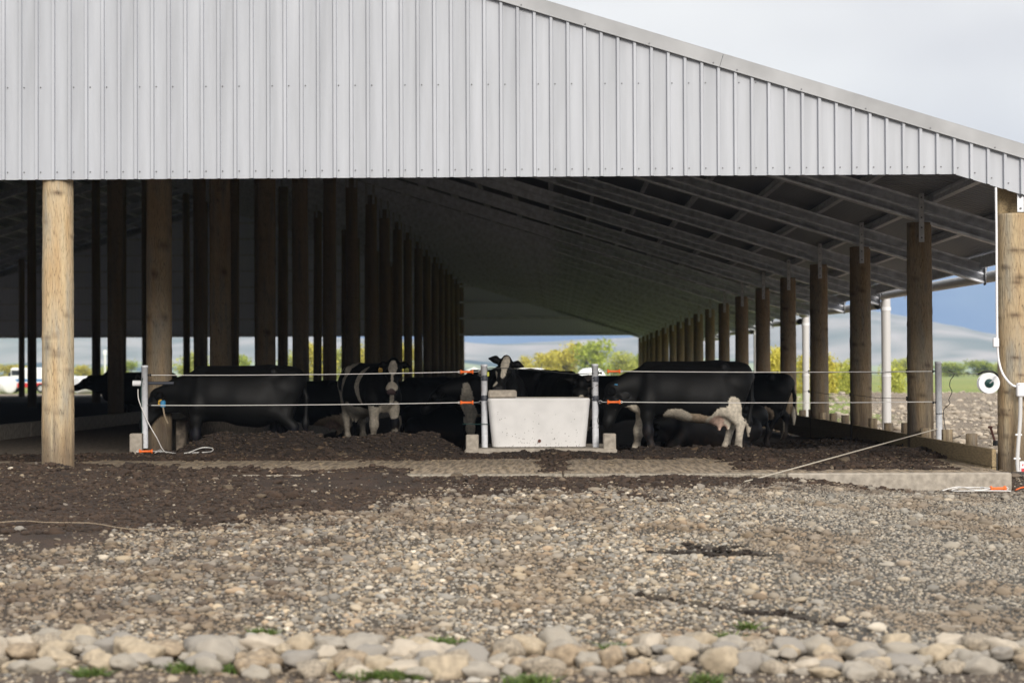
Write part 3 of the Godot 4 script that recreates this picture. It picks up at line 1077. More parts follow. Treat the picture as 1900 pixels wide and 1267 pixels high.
# opts: poll, face (direction of the muzzle), patches, head_patches, ears, lying, tail, legs (shifts of the four feet), fine (head grid)
func make_cow(called: String, label: String, at: Vector3, forward: Vector2, size: float, opts: Dictionary) -> Node3D:
	var root := thing(called, label, "cow", at, "cows standing in the barn")
	var turn := Basis(Vector3.UP, atan2(-forward.y, forward.x))
	root.basis = turn
	var inv := turn.inverse()
	var sd: int = opts.get("seed", 1)
	var lying: bool = opts.get("lying", false)
	var dy := -0.52 if lying else 0.0
	var poll: Vector3 = opts.get("poll", Vector3(1.06, 1.30, 0.0)) + Vector3(0, dy, 0)
	var face: Vector3 = (inv * (opts.face as Vector3)).normalized() if opts.has("face") else Vector3(0.75, -0.66, 0.0).normalized()
	var crown: Vector3 = (inv * (opts.crown as Vector3)).normalized() if opts.has("crown") else Vector3.UP
	var hw := face.cross(crown).normalized()
	var hu := hw.cross(face).normalized()
	var L := func(x: float, y: float, z: float) -> Vector3: return Vector3(x, y + dy, z)
	var B := []
	# trunk: deep barrel, rump with hook and pin bones, shoulder, brisket
	B.append([L.call(-0.38, 0.94, 0), L.call(0.28, 0.95, 0), 0.385, 0.37, 0.86])
	B.append([L.call(-0.10, 0.88, 0), L.call(-0.3, 0.86, 0), 0.37, 0.37, 0.98])
	B.append([L.call(-0.72, 1.12, 0), L.call(-0.42, 1.08, 0), 0.235, 0.27, 0.95])
	B.append([L.call(-0.84, 1.22, 0), L.call(-0.5, 1.27, 0), 0.10, 0.09, 1.5])
	B.append([L.call(-0.9, 1.14, 0), L.call(-0.8, 1.2, 0), 0.09, 0.12, 1.6])
	B.append([L.call(-0.55, 1.28, -0.2), L.call(-0.50, 1.26, 0.2), 0.065, 0.065, 1.0])
	B.append([L.call(-0.45, 1.30, 0), L.call(0.5, 1.29, 0), 0.065, 0.075, 1.0])
	B.append([L.call(0.36, 0.95, 0), L.call(0.56, 0.98, 0), 0.33, 0.275, 0.72])
	B.append([L.call(0.50, 0.72, 0), L.call(0.68, 0.78, 0), 0.16, 0.12, 0.95])
	B.append([L.call(0.48, 1.14, -0.13), L.call(0.52, 0.80, -0.19), 0.10, 0.12, 1.0])
	B.append([L.call(0.48, 1.14, 0.13), L.call(0.52, 0.80, 0.19), 0.10, 0.12, 1.0])
	# neck, deep at the chest and flat-sided
	var nape := poll - face * 0.04 - hu * 0.03
	var throat := poll + face * 0.12 - hu * 0.15
	var mid := (L.call(0.55, 1.06, 0) as Vector3).lerp(nape, 0.5) + Vector3(0, 0.02, 0)
	B.append([L.call(0.50, 1.08, 0), mid, 0.24, 0.165, 0.68])
	B.append([mid, nape, 0.165, 0.115, 0.72])
	B.append([L.call(0.60, 0.90, 0), (L.call(0.60, 0.90, 0) as Vector3).lerp(throat, 0.6), 0.17, 0.10, 0.6])
	B.append([(L.call(0.60, 0.90, 0) as Vector3).lerp(throat, 0.6), throat, 0.10, 0.085, 0.7])
	var feet: Array = opts.get("legs", [0.0, 0.0, 0.0, 0.0])
	if lying:
		for s in [-1.0, 1.0]:
			B.append([Vector3(0.52, 0.32, 0.2 * s), Vector3(0.74, 0.14, 0.28 * s), 0.11, 0.07, 1.0])
			B.append([Vector3(0.74, 0.14, 0.28 * s), Vector3(0.45, 0.06, 0.33 * s), 0.06, 0.05, 1.0])
			B.append([Vector3(-0.65, 0.4, 0.25 * s), Vector3(-0.32, 0.2, 0.42 * s), 0.2, 0.12, 1.0])
			B.append([Vector3(-0.32, 0.2, 0.42 * s), Vector3(-0.72, 0.08, 0.45 * s), 0.09, 0.055, 1.0])
	else:
		for q in 2:
			var s := -1.0 if q == 0 else 1.0
			var f: float = feet[q]
			var h: float = feet[2 + q]
			B.append([Vector3(0.50, 0.82, 0.17 * s), Vector3(0.54 + f * 0.2, 0.62, 0.17 * s), 0.125, 0.085, 0.85])
			B.append([Vector3(0.54 + f * 0.2, 0.62, 0.17 * s), Vector3(0.55 + f * 0.55, 0.40, 0.165 * s), 0.08, 0.062, 1.0])
			B.append([Vector3(0.55 + f * 0.55, 0.40, 0.165 * s), Vector3(0.55 + f * 0.55, 0.36, 0.165 * s), 0.064, 0.062, 1.0])
			B.append([Vector3(0.55 + f * 0.55, 0.36, 0.165 * s), Vector3(0.53 + f, 0.15, 0.165 * s), 0.05, 0.046, 1.0])
			B.append([Vector3(0.53 + f, 0.15, 0.165 * s), Vector3(0.57 + f, 0.035, 0.165 * s), 0.05, 0.06, 1.0])
			B.append([Vector3(-0.66, 1.02, 0.16 * s), Vector3(-0.52, 0.74, 0.19 * s), 0.22, 0.14, 0.72])
			B.append([Vector3(-0.80, 1.05, 0.14 * s), Vector3(-0.72, 0.70, 0.17 * s), 0.14, 0.10, 0.8])
			B.append([Vector3(-0.58, 0.72, 0.19 * s), Vector3(-0.80 + h * 0.6, 0.50, 0.16 * s), 0.11, 0.065, 0.9])
			B.append([Vector3(-0.80 + h * 0.6, 0.50, 0.16 * s), Vector3(-0.77 + h, 0.15, 0.155 * s), 0.062, 0.046, 0.9])
			B.append([Vector3(-0.77 + h, 0.15, 0.155 * s), Vector3(-0.73 + h, 0.035, 0.155 * s), 0.05, 0.06, 1.0])
		if opts.get("udder", true):
			B.append([Vector3(-0.48, 0.58, 0), Vector3(-0.62, 0.60, 0), 0.135, 0.15, 1.05])
			for s in [-1.0, 1.0]:
				B.append([Vector3(-0.5, 0.47, 0.07 * s), Vector3(-0.5, 0.40, 0.08 * s), 0.022, 0.018, 1.0])
				B.append([Vector3(-0.62, 0.48, 0.07 * s), Vector3(-0.62, 0.41, 0.08 * s), 0.022, 0.018, 1.0])
	var H := func(x: float, y: float, z: float) -> Vector3: return poll + face * x + hu * y + hw * z
	var head := [
		[H.call(0.02, -0.02, 0), H.call(0.17, -0.02, 0), 0.098, 0.10, 1.0],
		[H.call(0.17, -0.03, 0), H.call(0.42, -0.045, 0), 0.088, 0.062, 1.0],
		[H.call(0.42, -0.05, -0.03), H.call(0.42, -0.05, 0.03), 0.066, 0.066, 1.0],
		[H.call(0.47, -0.06, -0.028), H.call(0.47, -0.06, 0.028), 0.056, 0.056, 1.0],
		[H.call(0.10, -0.13, 0), H.call(0.40, -0.10, 0), 0.065, 0.042, 1.0],
		[H.call(0.11, -0.10, -0.06), H.call(0.11, -0.10, 0.06), 0.075, 0.075, 1.0],
		[H.call(0.15, 0.02, -0.085), H.call(0.15, 0.02, 0.085), 0.046, 0.046, 1.0],
		[H.call(-0.03, 0.03, 0), H.call(0.0, 0.05, 0), 0.06, 0.05, 1.0],
		[mid, nape, 0.155, 0.105, 0.72],
		[(mid as Vector3).lerp(throat, 0.6) - hu * 0.02, throat, 0.10, 0.075, 0.7]]
	var droop: float = opts.get("ear_droop", 0.02)
	for s in [-1.0, 1.0]:
		head.append([H.call(0.0, -0.01, 0.09 * s), H.call(-0.02, -0.02 - droop, 0.17 * s), 0.028, 0.046, 1.0])
		head.append([H.call(-0.02, -0.02 - droop, 0.17 * s), H.call(-0.01, -0.05 - droop * 2.0, 0.265 * s), 0.050, 0.014, 1.0])
	# tail
	var tl: Array = opts.get("tail", [Vector3(-0.94, 1.2, 0.0), Vector3(-1.0, 0.9, 0.0), Vector3(-0.98, 0.55, 0.02)])
	B.append([L.call(-0.88, 1.25, 0), tl[0] + Vector3(0, dy, 0), 0.05, 0.034, 1.0])
	B.append([tl[0] + Vector3(0, dy, 0), tl[1] + Vector3(0, dy, 0), 0.032, 0.026, 1.0])
	B.append([tl[1] + Vector3(0, dy, 0), tl[2] + Vector3(0, dy * 0.8, 0), 0.026, 0.038, 1.0])
	B.append([tl[2] + Vector3(0, dy * 0.8, 0), tl[2] + Vector3(0, -0.2 + dy * 0.6, 0), 0.048, 0.02, 1.0])

	var patches: Array = opts.get("patches", [])
	var hp: Array = opts.get("head_patches", [])
	var base: Color = opts.get("base", BLACK)
	var mirror := forward.x < -0.3
	var col := func(p: Vector3) -> Color:
		var c := base
		if mirror: p.z = -p.z
		var e := 0.26 * n_c.get_noise_3d(p.x * 2.4 + sd, p.y * 2.4, p.z * 2.4) + 0.025 * n_b.get_noise_3d(p.x * 8.0, p.y * 8.0 + sd, p.z * 8.0)
		for q in patches:
			if ((p - q[0]) / q[1]).length() + e < 1.0:
				c = q[2]
		if p.y < 0.05 and not lying:
			c = Color(0.06, 0.05, 0.04)
		c = c.lerp(Color(0.055, 0.038, 0.028), clampf(0.9 * ss(0.5, 0.12, p.y) * (0.5 + n_b.get_noise_3d(p.x * 5.0, p.y * 5.0, p.z * 5.0 + sd)), 0.0, 0.75))
		return c
	var hcol := func(p: Vector3) -> Color:
		var q := p - poll
		var l := Vector3(q.dot(face), q.dot(hu), q.dot(hw))
		var c: Color = col.call(p) if l.x < -0.08 else base
		var e := 0.12 * n_b.get_noise_3d(p.x * 9.0, p.y * 9.0 + sd, p.z * 9.0)
		for w in hp:
			if ((l - w[0]) / w[1]).length() + e < 1.0:
				c = w[2]
		return c
	var st := begin()
	var n := add_body(st, B, opts.get("cell", 0.026), 44.0, col, 0)
	add_body(st, head, 0.0125, 55.0, hcol, n)
	st.generate_normals()
	part("body", st.commit(), M.hide, root, Vector3.ZERO, Basis.IDENTITY.scaled(Vector3.ONE * size))
	var eye := SphereMesh.new()
	eye.radius = 0.021
	eye.height = 0.042
	eye.radial_segments = 14
	eye.rings = 7
	for s in [-1.0, 1.0]:
		part("eye", eye, M.eye, root, H.call(0.155, 0.012, 0.117 * s) * size, Basis.IDENTITY.scaled(Vector3.ONE * size))
	for tg in opts.get("tags", []):
		# an ear tag: a small flat shield hung from the ear
		var s: float = tg[0]
		var ts := begin()
		ts.set_smooth_group(-1)
		add_chamfered(ts, Vector3(0, -0.03, 0), Vector3(0.062, 0.06, 0.004), 0.0015)
		add_chamfered(ts, Vector3(0, 0.012, 0), Vector3(0.03, 0.03, 0.004), 0.0015)
		var tag_at: Vector3 = H.call(0.03, -0.045 - droop * 2.0, 0.215 * s) * size
		var faces_cam := Basis(Vector3.UP, -atan2(-forward.y, forward.x))
		var t := part("ear_tag", finish(ts), M[tg[1]], root, tag_at, faces_cam * Basis(Vector3.BACK, 0.12 * s))
		for k in 3:
			part("print", box_mesh(Vector3(0.010, 0.020, 0.0012)), M.black, t, Vector3(-0.016 + k * 0.016, -0.032, 0.0032))
	return root


func build_cows() -> void:
	var leg := func(x: float, z: float, top: float) -> Array: return [Vector3(x, top * 0.5 - 0.1, z), Vector3(0.22, top * 0.5 + 0.1, 0.13), WHITE]
	# the big black one with its head down at the end post
	var a := make_cow("cow", "all-black cow with head down behind the end post of the fence", Vector3(-4.47, -0.13, -27.75), Vector2(-1, 0.06), 0.985, {
		"seed": 1, "poll": Vector3(1.12, 0.94, 0.06), "face": Vector3(-0.5, -0.84, 0.12), "crown": Vector3(-0.8, 0.5, 0.1), "tags": [[1.0, "yellow"], [-1.0, "yellow"]], "legs": [0.0, 0.12, -0.05, 0.1], "udder": false})
	part("collar_tag", box_mesh(Vector3(0.07, 0.10, 0.05), 0.015), M.blue, a, Vector3(0.99, 0.82, -0.19))
	part("strap", tube(curve([Vector3(0.99, 0.8, -0.2), Vector3(0.97, 0.66, -0.18), Vector3(0.93, 0.55, -0.14)]), 0.012), M.strap, a)
	# behind it, only barrel, udder and a hind leg show
	make_cow("cow", "black cow with tan udder between the all-black and the spotted cow", Vector3(-4.55, -0.30, -36.0), Vector2(-1, 0.05), 0.93, {
		"seed": 2, "poll": Vector3(1.1, 0.9, 0.0), "face": Vector3(-0.6, -0.8, 0.0), "crown": Vector3(-0.8, 0.6, 0), "legs": [0.1, -0.1, -0.05, 0.16],
		"patches": [[Vector3(-0.5, 0.5, 0.0), Vector3(0.32, 0.26, 0.4), TAN], [Vector3(-0.70, 0.3, 0.2), Vector3(0.3, 0.42, 0.2), TAN], [Vector3(-0.55, 0.48, 0.1), Vector3(0.16, 0.13, 0.25), PINK]]})
	# the spotted one that looks at the camera
	make_cow("cow", "black and white spotted cow facing out with yellow tag in each ear", Vector3(-3.02, -0.10, -32.6), Vector2(0.46, 0.89), 1.0, {
		"seed": 3, "cell": 0.019, "poll": Vector3(1.02, 1.33, 0.03), "face": Vector3(-0.02, -0.80, 0.60), "crown": Vector3(0, 0.6, 0.8), "ear_droop": 0.0, "tags": [[1.0, "yellow"], [-1.0, "lime"]], "legs": [0.08, -0.06, 0.0, 0.1],
		"patches": [[Vector3(-0.35, 0.52, 0.0), Vector3(0.75, 0.24, 0.5), WHITE], [Vector3(-0.62, 0.3, -0.2), Vector3(0.4, 0.6, 0.3), WHITE], [Vector3(-0.62, 0.3, 0.2), Vector3(0.4, 0.6, 0.3), WHITE],
			[Vector3(0.55, 0.3, 0.17), Vector3(0.2, 0.42, 0.16), WHITE], [Vector3(0.57, 0.12, -0.17), Vector3(0.2, 0.22, 0.16), WHITE], [Vector3(0.66, 0.62, -0.06), Vector3(0.14, 0.16, 0.2), WHITE], [Vector3(0.74, 0.8, -0.03), Vector3(0.12, 0.28, 0.05), WHITE],
			[Vector3(0.16, 1.12, 0.24), Vector3(0.10, 0.34, 0.2), WHITE], [Vector3(0.20, 0.86, 0.36), Vector3(0.07, 0.2, 0.2), WHITE], [Vector3(-0.58, 1.3, 0.05), Vector3(0.22, 0.14, 0.24), WHITE], [Vector3(-0.80, 1.05, 0.25), Vector3(0.09, 0.55, 0.2), WHITE],
			[Vector3(-0.45, 1.12, 0.30), Vector3(0.09, 0.3, 0.2), WHITE], [Vector3(-0.7, 1.3, 0.12), Vector3(0.09, 0.06, 0.2), BLACK]],
		"head_patches": [[Vector3(0.10, 0.07, 0.0), Vector3(0.13, 0.09, 0.075), WHITE], [Vector3(0.28, 0.04, 0.0), Vector3(0.2, 0.07, 0.020), WHITE], [Vector3(0.43, -0.01, 0.0), Vector3(0.09, 0.10, 0.10), WHITE], [Vector3(0.52, -0.05, 0.01), Vector3(0.065, 0.09, 0.075), Color(0.13, 0.085, 0.08)], [Vector3(0.5, -0.12, 0.0), Vector3(0.08, 0.05, 0.1), Color(0.10, 0.05, 0.04)]]})
	make_cow("cow", "black cow with white hind legs partly hidden by the spotted cow's head", Vector3(-2.42, -0.27, -37.2), Vector2(-0.62, 0.78), 0.95, {
		"seed": 4, "poll": Vector3(1.1, 1.1, 0.1), "legs": [0.05, -0.1, 0.0, 0.12],
		"patches": [[Vector3(-0.65, 0.4, 0.16), Vector3(0.35, 0.36, 0.2), WHITE], [Vector3(-0.62, 0.36, -0.16), Vector3(0.35, 0.4, 0.2), WHITE], [Vector3(0.0, 0.50, 0.1), Vector3(0.5, 0.09, 0.3), WHITE], [Vector3(0.55, 0.3, 0.17), Vector3(0.2, 0.34, 0.2), WHITE], [Vector3(0.55, 0.3, -0.17), Vector3(0.2, 0.3, 0.2), WHITE]]})
	make_cow("cow", "black cow with white front leg and shoulder stripe behind the taped post", Vector3(-0.86, -0.17, -32.3), Vector2(-1, 0.12), 0.97, {
		"seed": 5, "cell": 0.019, "poll": Vector3(1.02, 1.02, -0.1), "face": Vector3(-0.7, -0.6, -0.3), "crown": Vector3(-0.5, 0.8, 0), "legs": [0.0, 0.06, 0.0, 0.1],
		"patches": [[Vector3(0.56, 0.42, 0.16), Vector3(0.14, 0.48, 0.2), WHITE], [Vector3(0.62, 0.86, 0.22), Vector3(0.1, 0.28, 0.2), WHITE], [Vector3(0.2, 0.53, 0.1), Vector3(0.62, 0.10, 0.4), WHITE], [Vector3(0.22, 1.32, 0.1), Vector3(0.22, 0.16, 0.25), WHITE]]})
	make_cow("cow", "white-faced black cow looking over the trough beside the concrete block", Vector3(-0.76, -0.14, -29.75), Vector2(0.10, 1.0), 0.97, {
		"seed": 6, "cell": 0.019, "poll": Vector3(1.0, 1.42, 0.05), "face": Vector3(-0.22, -0.80, 0.56), "crown": Vector3(0.1, 0.6, 0.8), "ear_droop": -0.03,
		"head_patches": [[Vector3(0.06, 0.07, 0.0), Vector3(0.15, 0.10, 0.062), WHITE], [Vector3(0.2, 0.05, -0.01), Vector3(0.1, 0.08, 0.04), WHITE], [Vector3(0.27, 0.0, 0.10), Vector3(0.10, 0.05, 0.03), WHITE], [Vector3(0.40, -0.02, 0.06), Vector3(0.06, 0.05, 0.05), WHITE], [Vector3(0.5, -0.05, 0.0), Vector3(0.06, 0.1, 0.1), Color(0.03, 0.025, 0.025)]]})
	make_cow("cow", "black cow with a white cheek spot bending low behind the trough", Vector3(0.12, -0.17, -30.5), Vector2(0.26, 0.96), 0.95, {
		"seed": 7, "poll": Vector3(1.06, 1.16, 0.0), "face": Vector3(-0.1, -0.86, 0.5), "crown": Vector3(0.1, 0.5, 0.85), "ear_droop": -0.06,
		"head_patches": [[Vector3(0.3, 0.03, -0.03), Vector3(0.08, 0.08, 0.05), WHITE]]})
	make_cow("cow", "dusty pale cow glimpsed between the trough and the taped post", Vector3(1.02, -0.25, -33.6), Vector2(1, 0.1), 0.95, {
		"seed": 8, "poll": Vector3(1.06, 1.2, 0.0), "base": BLACK, "patches": [[Vector3(-0.75, 0.9, 0.1), Vector3(0.4, 0.7, 0.6), Color(0.33, 0.28, 0.24)]]})
	# the big one on the open side
	var r := make_cow("cow", "large black cow with pink udder and white belly, head down by its trough-side post", Vector3(1.79, -0.10, -27.85), Vector2(-1, 0.02), 0.99, {
		"seed": 9, "cell": 0.019, "poll": Vector3(1.02, 0.95, -0.12), "face": Vector3(-0.22, -0.93, -0.1), "crown": Vector3(-0.9, 0.3, -0.2), "legs": [-0.07, 0.13, 0.02, 0.16], "tail": [Vector3(-0.97, 1.15, 0.1), Vector3(-0.98, 0.8, 0.12), Vector3(-0.93, 0.5, 0.12)],
		"patches": [[Vector3(-0.12, 0.53, 0.1), Vector3(0.50, 0.10, 0.5), TAN], [Vector3(0.12, 0.56, 0.2), Vector3(0.20, 0.13, 0.4), WHITE], [Vector3(-0.52, 0.56, 0.1), Vector3(0.24, 0.20, 0.34), WHITE], [Vector3(-0.69, 0.64, 0.2), Vector3(0.10, 0.25, 0.26), WHITE], [Vector3(-0.62, 0.60, 0.2), Vector3(0.14, 0.14, 0.26), WHITE], [Vector3(-0.74, 0.28, 0.16), Vector3(0.2, 0.38, 0.14), WHITE], [Vector3(-0.68, 0.3, -0.16), Vector3(0.3, 0.42, 0.15), WHITE],
			[Vector3(-0.46, 0.53, 0.1), Vector3(0.11, 0.11, 0.3), PINK], [Vector3(-0.5, 0.44, 0.0), Vector3(0.14, 0.07, 0.2), PINK], [Vector3(0.58, 0.4, -0.17), Vector3(0.2, 0.5, 0.14), WHITE], [Vector3(0.70, 0.66, 0.02), Vector3(0.22, 0.12, 0.17), WHITE], [Vector3(0.52, 0.06, 0.16), Vector3(0.1, 0.13, 0.12), WHITE], [Vector3(-0.93, 0.4, 0.12), Vector3(0.12, 0.22, 0.1), TAN]]})
	part("neck_strap", tube(curve([Vector3(0.95, 0.96, -0.16), Vector3(0.96, 0.84, -0.19), Vector3(0.96, 0.68, -0.17)]), 0.013), M.strap, r)
	part("collar_tag", box_mesh(Vector3(0.07, 0.10, 0.05), 0.015), M.blue, r, Vector3(0.95, 1.0, -0.175))
	make_cow("cow", "smaller black cow with white hind legs next to the timber kerb", Vector3(3.56, -0.22, -37.6), Vector2(-1, -0.22), 0.95, {
		"seed": 10, "cell": 0.019, "poll": Vector3(1.1, 0.9, -0.1), "legs": [0.0, 0.0, 0.28, -0.02],
		"patches": [[Vector3(-0.50, 0.22, -0.16), Vector3(0.3, 0.34, 0.16), WHITE], [Vector3(-0.77, 0.14, 0.16), Vector3(0.2, 0.16, 0.16), WHITE], [Vector3(-0.46, 0.58, 0.1), Vector3(0.17, 0.15, 0.3), TAN], [Vector3(-0.93, 0.45, 0.0), Vector3(0.1, 0.3, 0.1), WHITE]]})
	make_cow("cow", "black cow lying on the bedding behind the large cow's legs", Vector3(2.42, -0.17, -31.2), Vector2(-1, 0.1), 0.92, {"seed": 11, "lying": true, "poll": Vector3(1.0, 1.0, -0.1)})
	make_cow("cow", "black cow lying low between the spotted cow and the taped post", Vector3(-1.75, -0.2, -33.8), Vector2(1, 0.3), 0.92, {"seed": 12, "lying": true, "poll": Vector3(1.05, 1.1, 0.0)})
	make_cow("cow", "dark cow across the feed lane with head held level", Vector3(-10.75, -0.2, -50.5), Vector2(-1, 0.2), 0.97, {"seed": 13, "poll": Vector3(1.12, 1.22, 0.0), "face": Vector3(-0.9, -0.4, 0.0)})
	make_cow("cow", "dark cow with a lime tag across the feed lane", Vector3(-11.5, -0.2, -55.5), Vector2(-0.8, 0.6), 1.0, {"seed": 14, "poll": Vector3(1.05, 1.36, 0.0), "tags": [[1.0, "lime"]]})


# ---------------------------------------------------------------- trough, fence
func rounded_ring(w: float, d: float, r: float, y: float) -> PackedVector3Array:
	var out := PackedVector3Array()
	for q in 4:
		var cx := (w * 0.5 - r) * (1.0 if q == 0 or q == 3 else -1.0)
		var cz := (d * 0.5 - r) * (1.0 if q < 2 else -1.0)
		for k in 6:
			var a := PI * 0.5 * (q + k / 5.0)
			out.append(Vector3(cx + r * cos(a), y, cz + r * sin(a)))
	return out


func loft(rings: Array, closed_bottom := true) -> ArrayMesh:
	var st := begin()
	st.set_smooth_group(-1)
	for i in rings.size() - 1:
		var a: PackedVector3Array = rings[i]
		var b: PackedVector3Array = rings[i + 1]
		for k in a.size():
			var k1 := (k + 1) % a.size()
			quad(st, a[k], a[k1], b[k1], b[k])
	if closed_bottom:
		var e: PackedVector3Array = rings[-1]
		for k in range(1, e.size() - 1):
			st.add_vertex(e[0]); st.add_vertex(e[k]); st.add_vertex(e[k + 1])
	return finish(st)


func insulator() -> ArrayMesh:
	return smooth_lathe([[0.0, -0.028], [0.016, -0.028], [0.018, -0.012], [0.009, -0.006], [0.009, 0.006], [0.018, 0.012], [0.016, 0.028], [0.0, 0.028]], 10)


func make_grip(label: String, at: Vector3, turn: float, hook_dir: float, group: String) -> void:
	var g := thing("gate_grip", label, "gate handle", at, group)
	g.basis = Basis(Vector3.UP, turn)
	var side := Basis(Vector3.BACK, PI / 2)
	part("grip", smooth_lathe([[0.0, -0.09], [0.026, -0.09], [0.03, -0.084], [0.03, -0.074], [0.018, -0.066], [0.015, -0.03], [0.0165, 0.0], [0.015, 0.03], [0.018, 0.066], [0.03, 0.074], [0.03, 0.084], [0.026, 0.09], [0.0, 0.09]], 14), M.orange, g, Vector3.ZERO, side)
	var hk := curve([Vector3(0.09, 0, 0), Vector3(0.15, 0.004, 0), Vector3(0.185, 0.022, 0), Vector3(0.205, 0.0, 0), Vector3(0.185, -0.018, 0)], 4)
	for k in hk.size():
		hk[k].x *= hook_dir
	part("hook", tube(hk, 0.0045, 6), M.galvanised, g)
	part("wire_eye", tube(curve([Vector3(-0.088 * hook_dir, 0, 0), Vector3(-0.105 * hook_dir, 0.012, 0), Vector3(-0.12 * hook_dir, 0, 0), Vector3(-0.105 * hook_dir, -0.012, 0), Vector3(-0.088 * hook_dir, 0, 0)], 3), 0.005, 6), M.wire_white, g)


func make_post(label: String, at: Vector3, height: float, bands: Array, arms: Array) -> Node3D:
	var p := thing("fence_post", label, "fence post", at, "white pipe posts of the electric fence")
	part("pipe", smooth_lathe([[0.042, 0.0], [0.044, 0.02], [0.044, height - 0.03], [0.047, height - 0.03], [0.047, height], [0.038, height + 0.004], [0.0, height + 0.004]], 18), M.post_pipe, p, Vector3.ZERO, Basis(Vector3.BACK, 0.006 * sin(at.x * 4.0)))
	for y in bands:
		part("tape_band", smooth_lathe([[0.0455, 0.0], [0.0475, 0.006], [0.0465, 0.03], [0.048, 0.055], [0.0455, 0.075]], 18), M.tape, p, Vector3(0, y, 0))
	for a in arms:
		var s := part("insulator", insulator(), M.black, p, Vector3(0.06 * a[0], a[1], 0.0), Basis(Vector3.BACK, PI / 2))
		part("eye_bolt", cyl(0.006, 0.06, 8), M.galvanised, s, Vector3.ZERO)
	return p


func add_wire(called: String, label: String, pts: PackedVector3Array, r: float, m: Material, group := "", category := "wire") -> void:
	var c := pts[0]
	for k in pts.size():
		pts[k] -= c
	var o := part(called, tube(pts, r, 7), m, self, c)
	tag(o, label, category, group)


func sag(a: Vector3, b: Vector3, drop: float, n := 10) -> PackedVector3Array:
	var out := PackedVector3Array()
	for i in n + 1:
		var t := float(i) / n
		out.append(a.lerp(b, t) - Vector3(0, drop * 4.0 * t * (1.0 - t), 0))
	return out


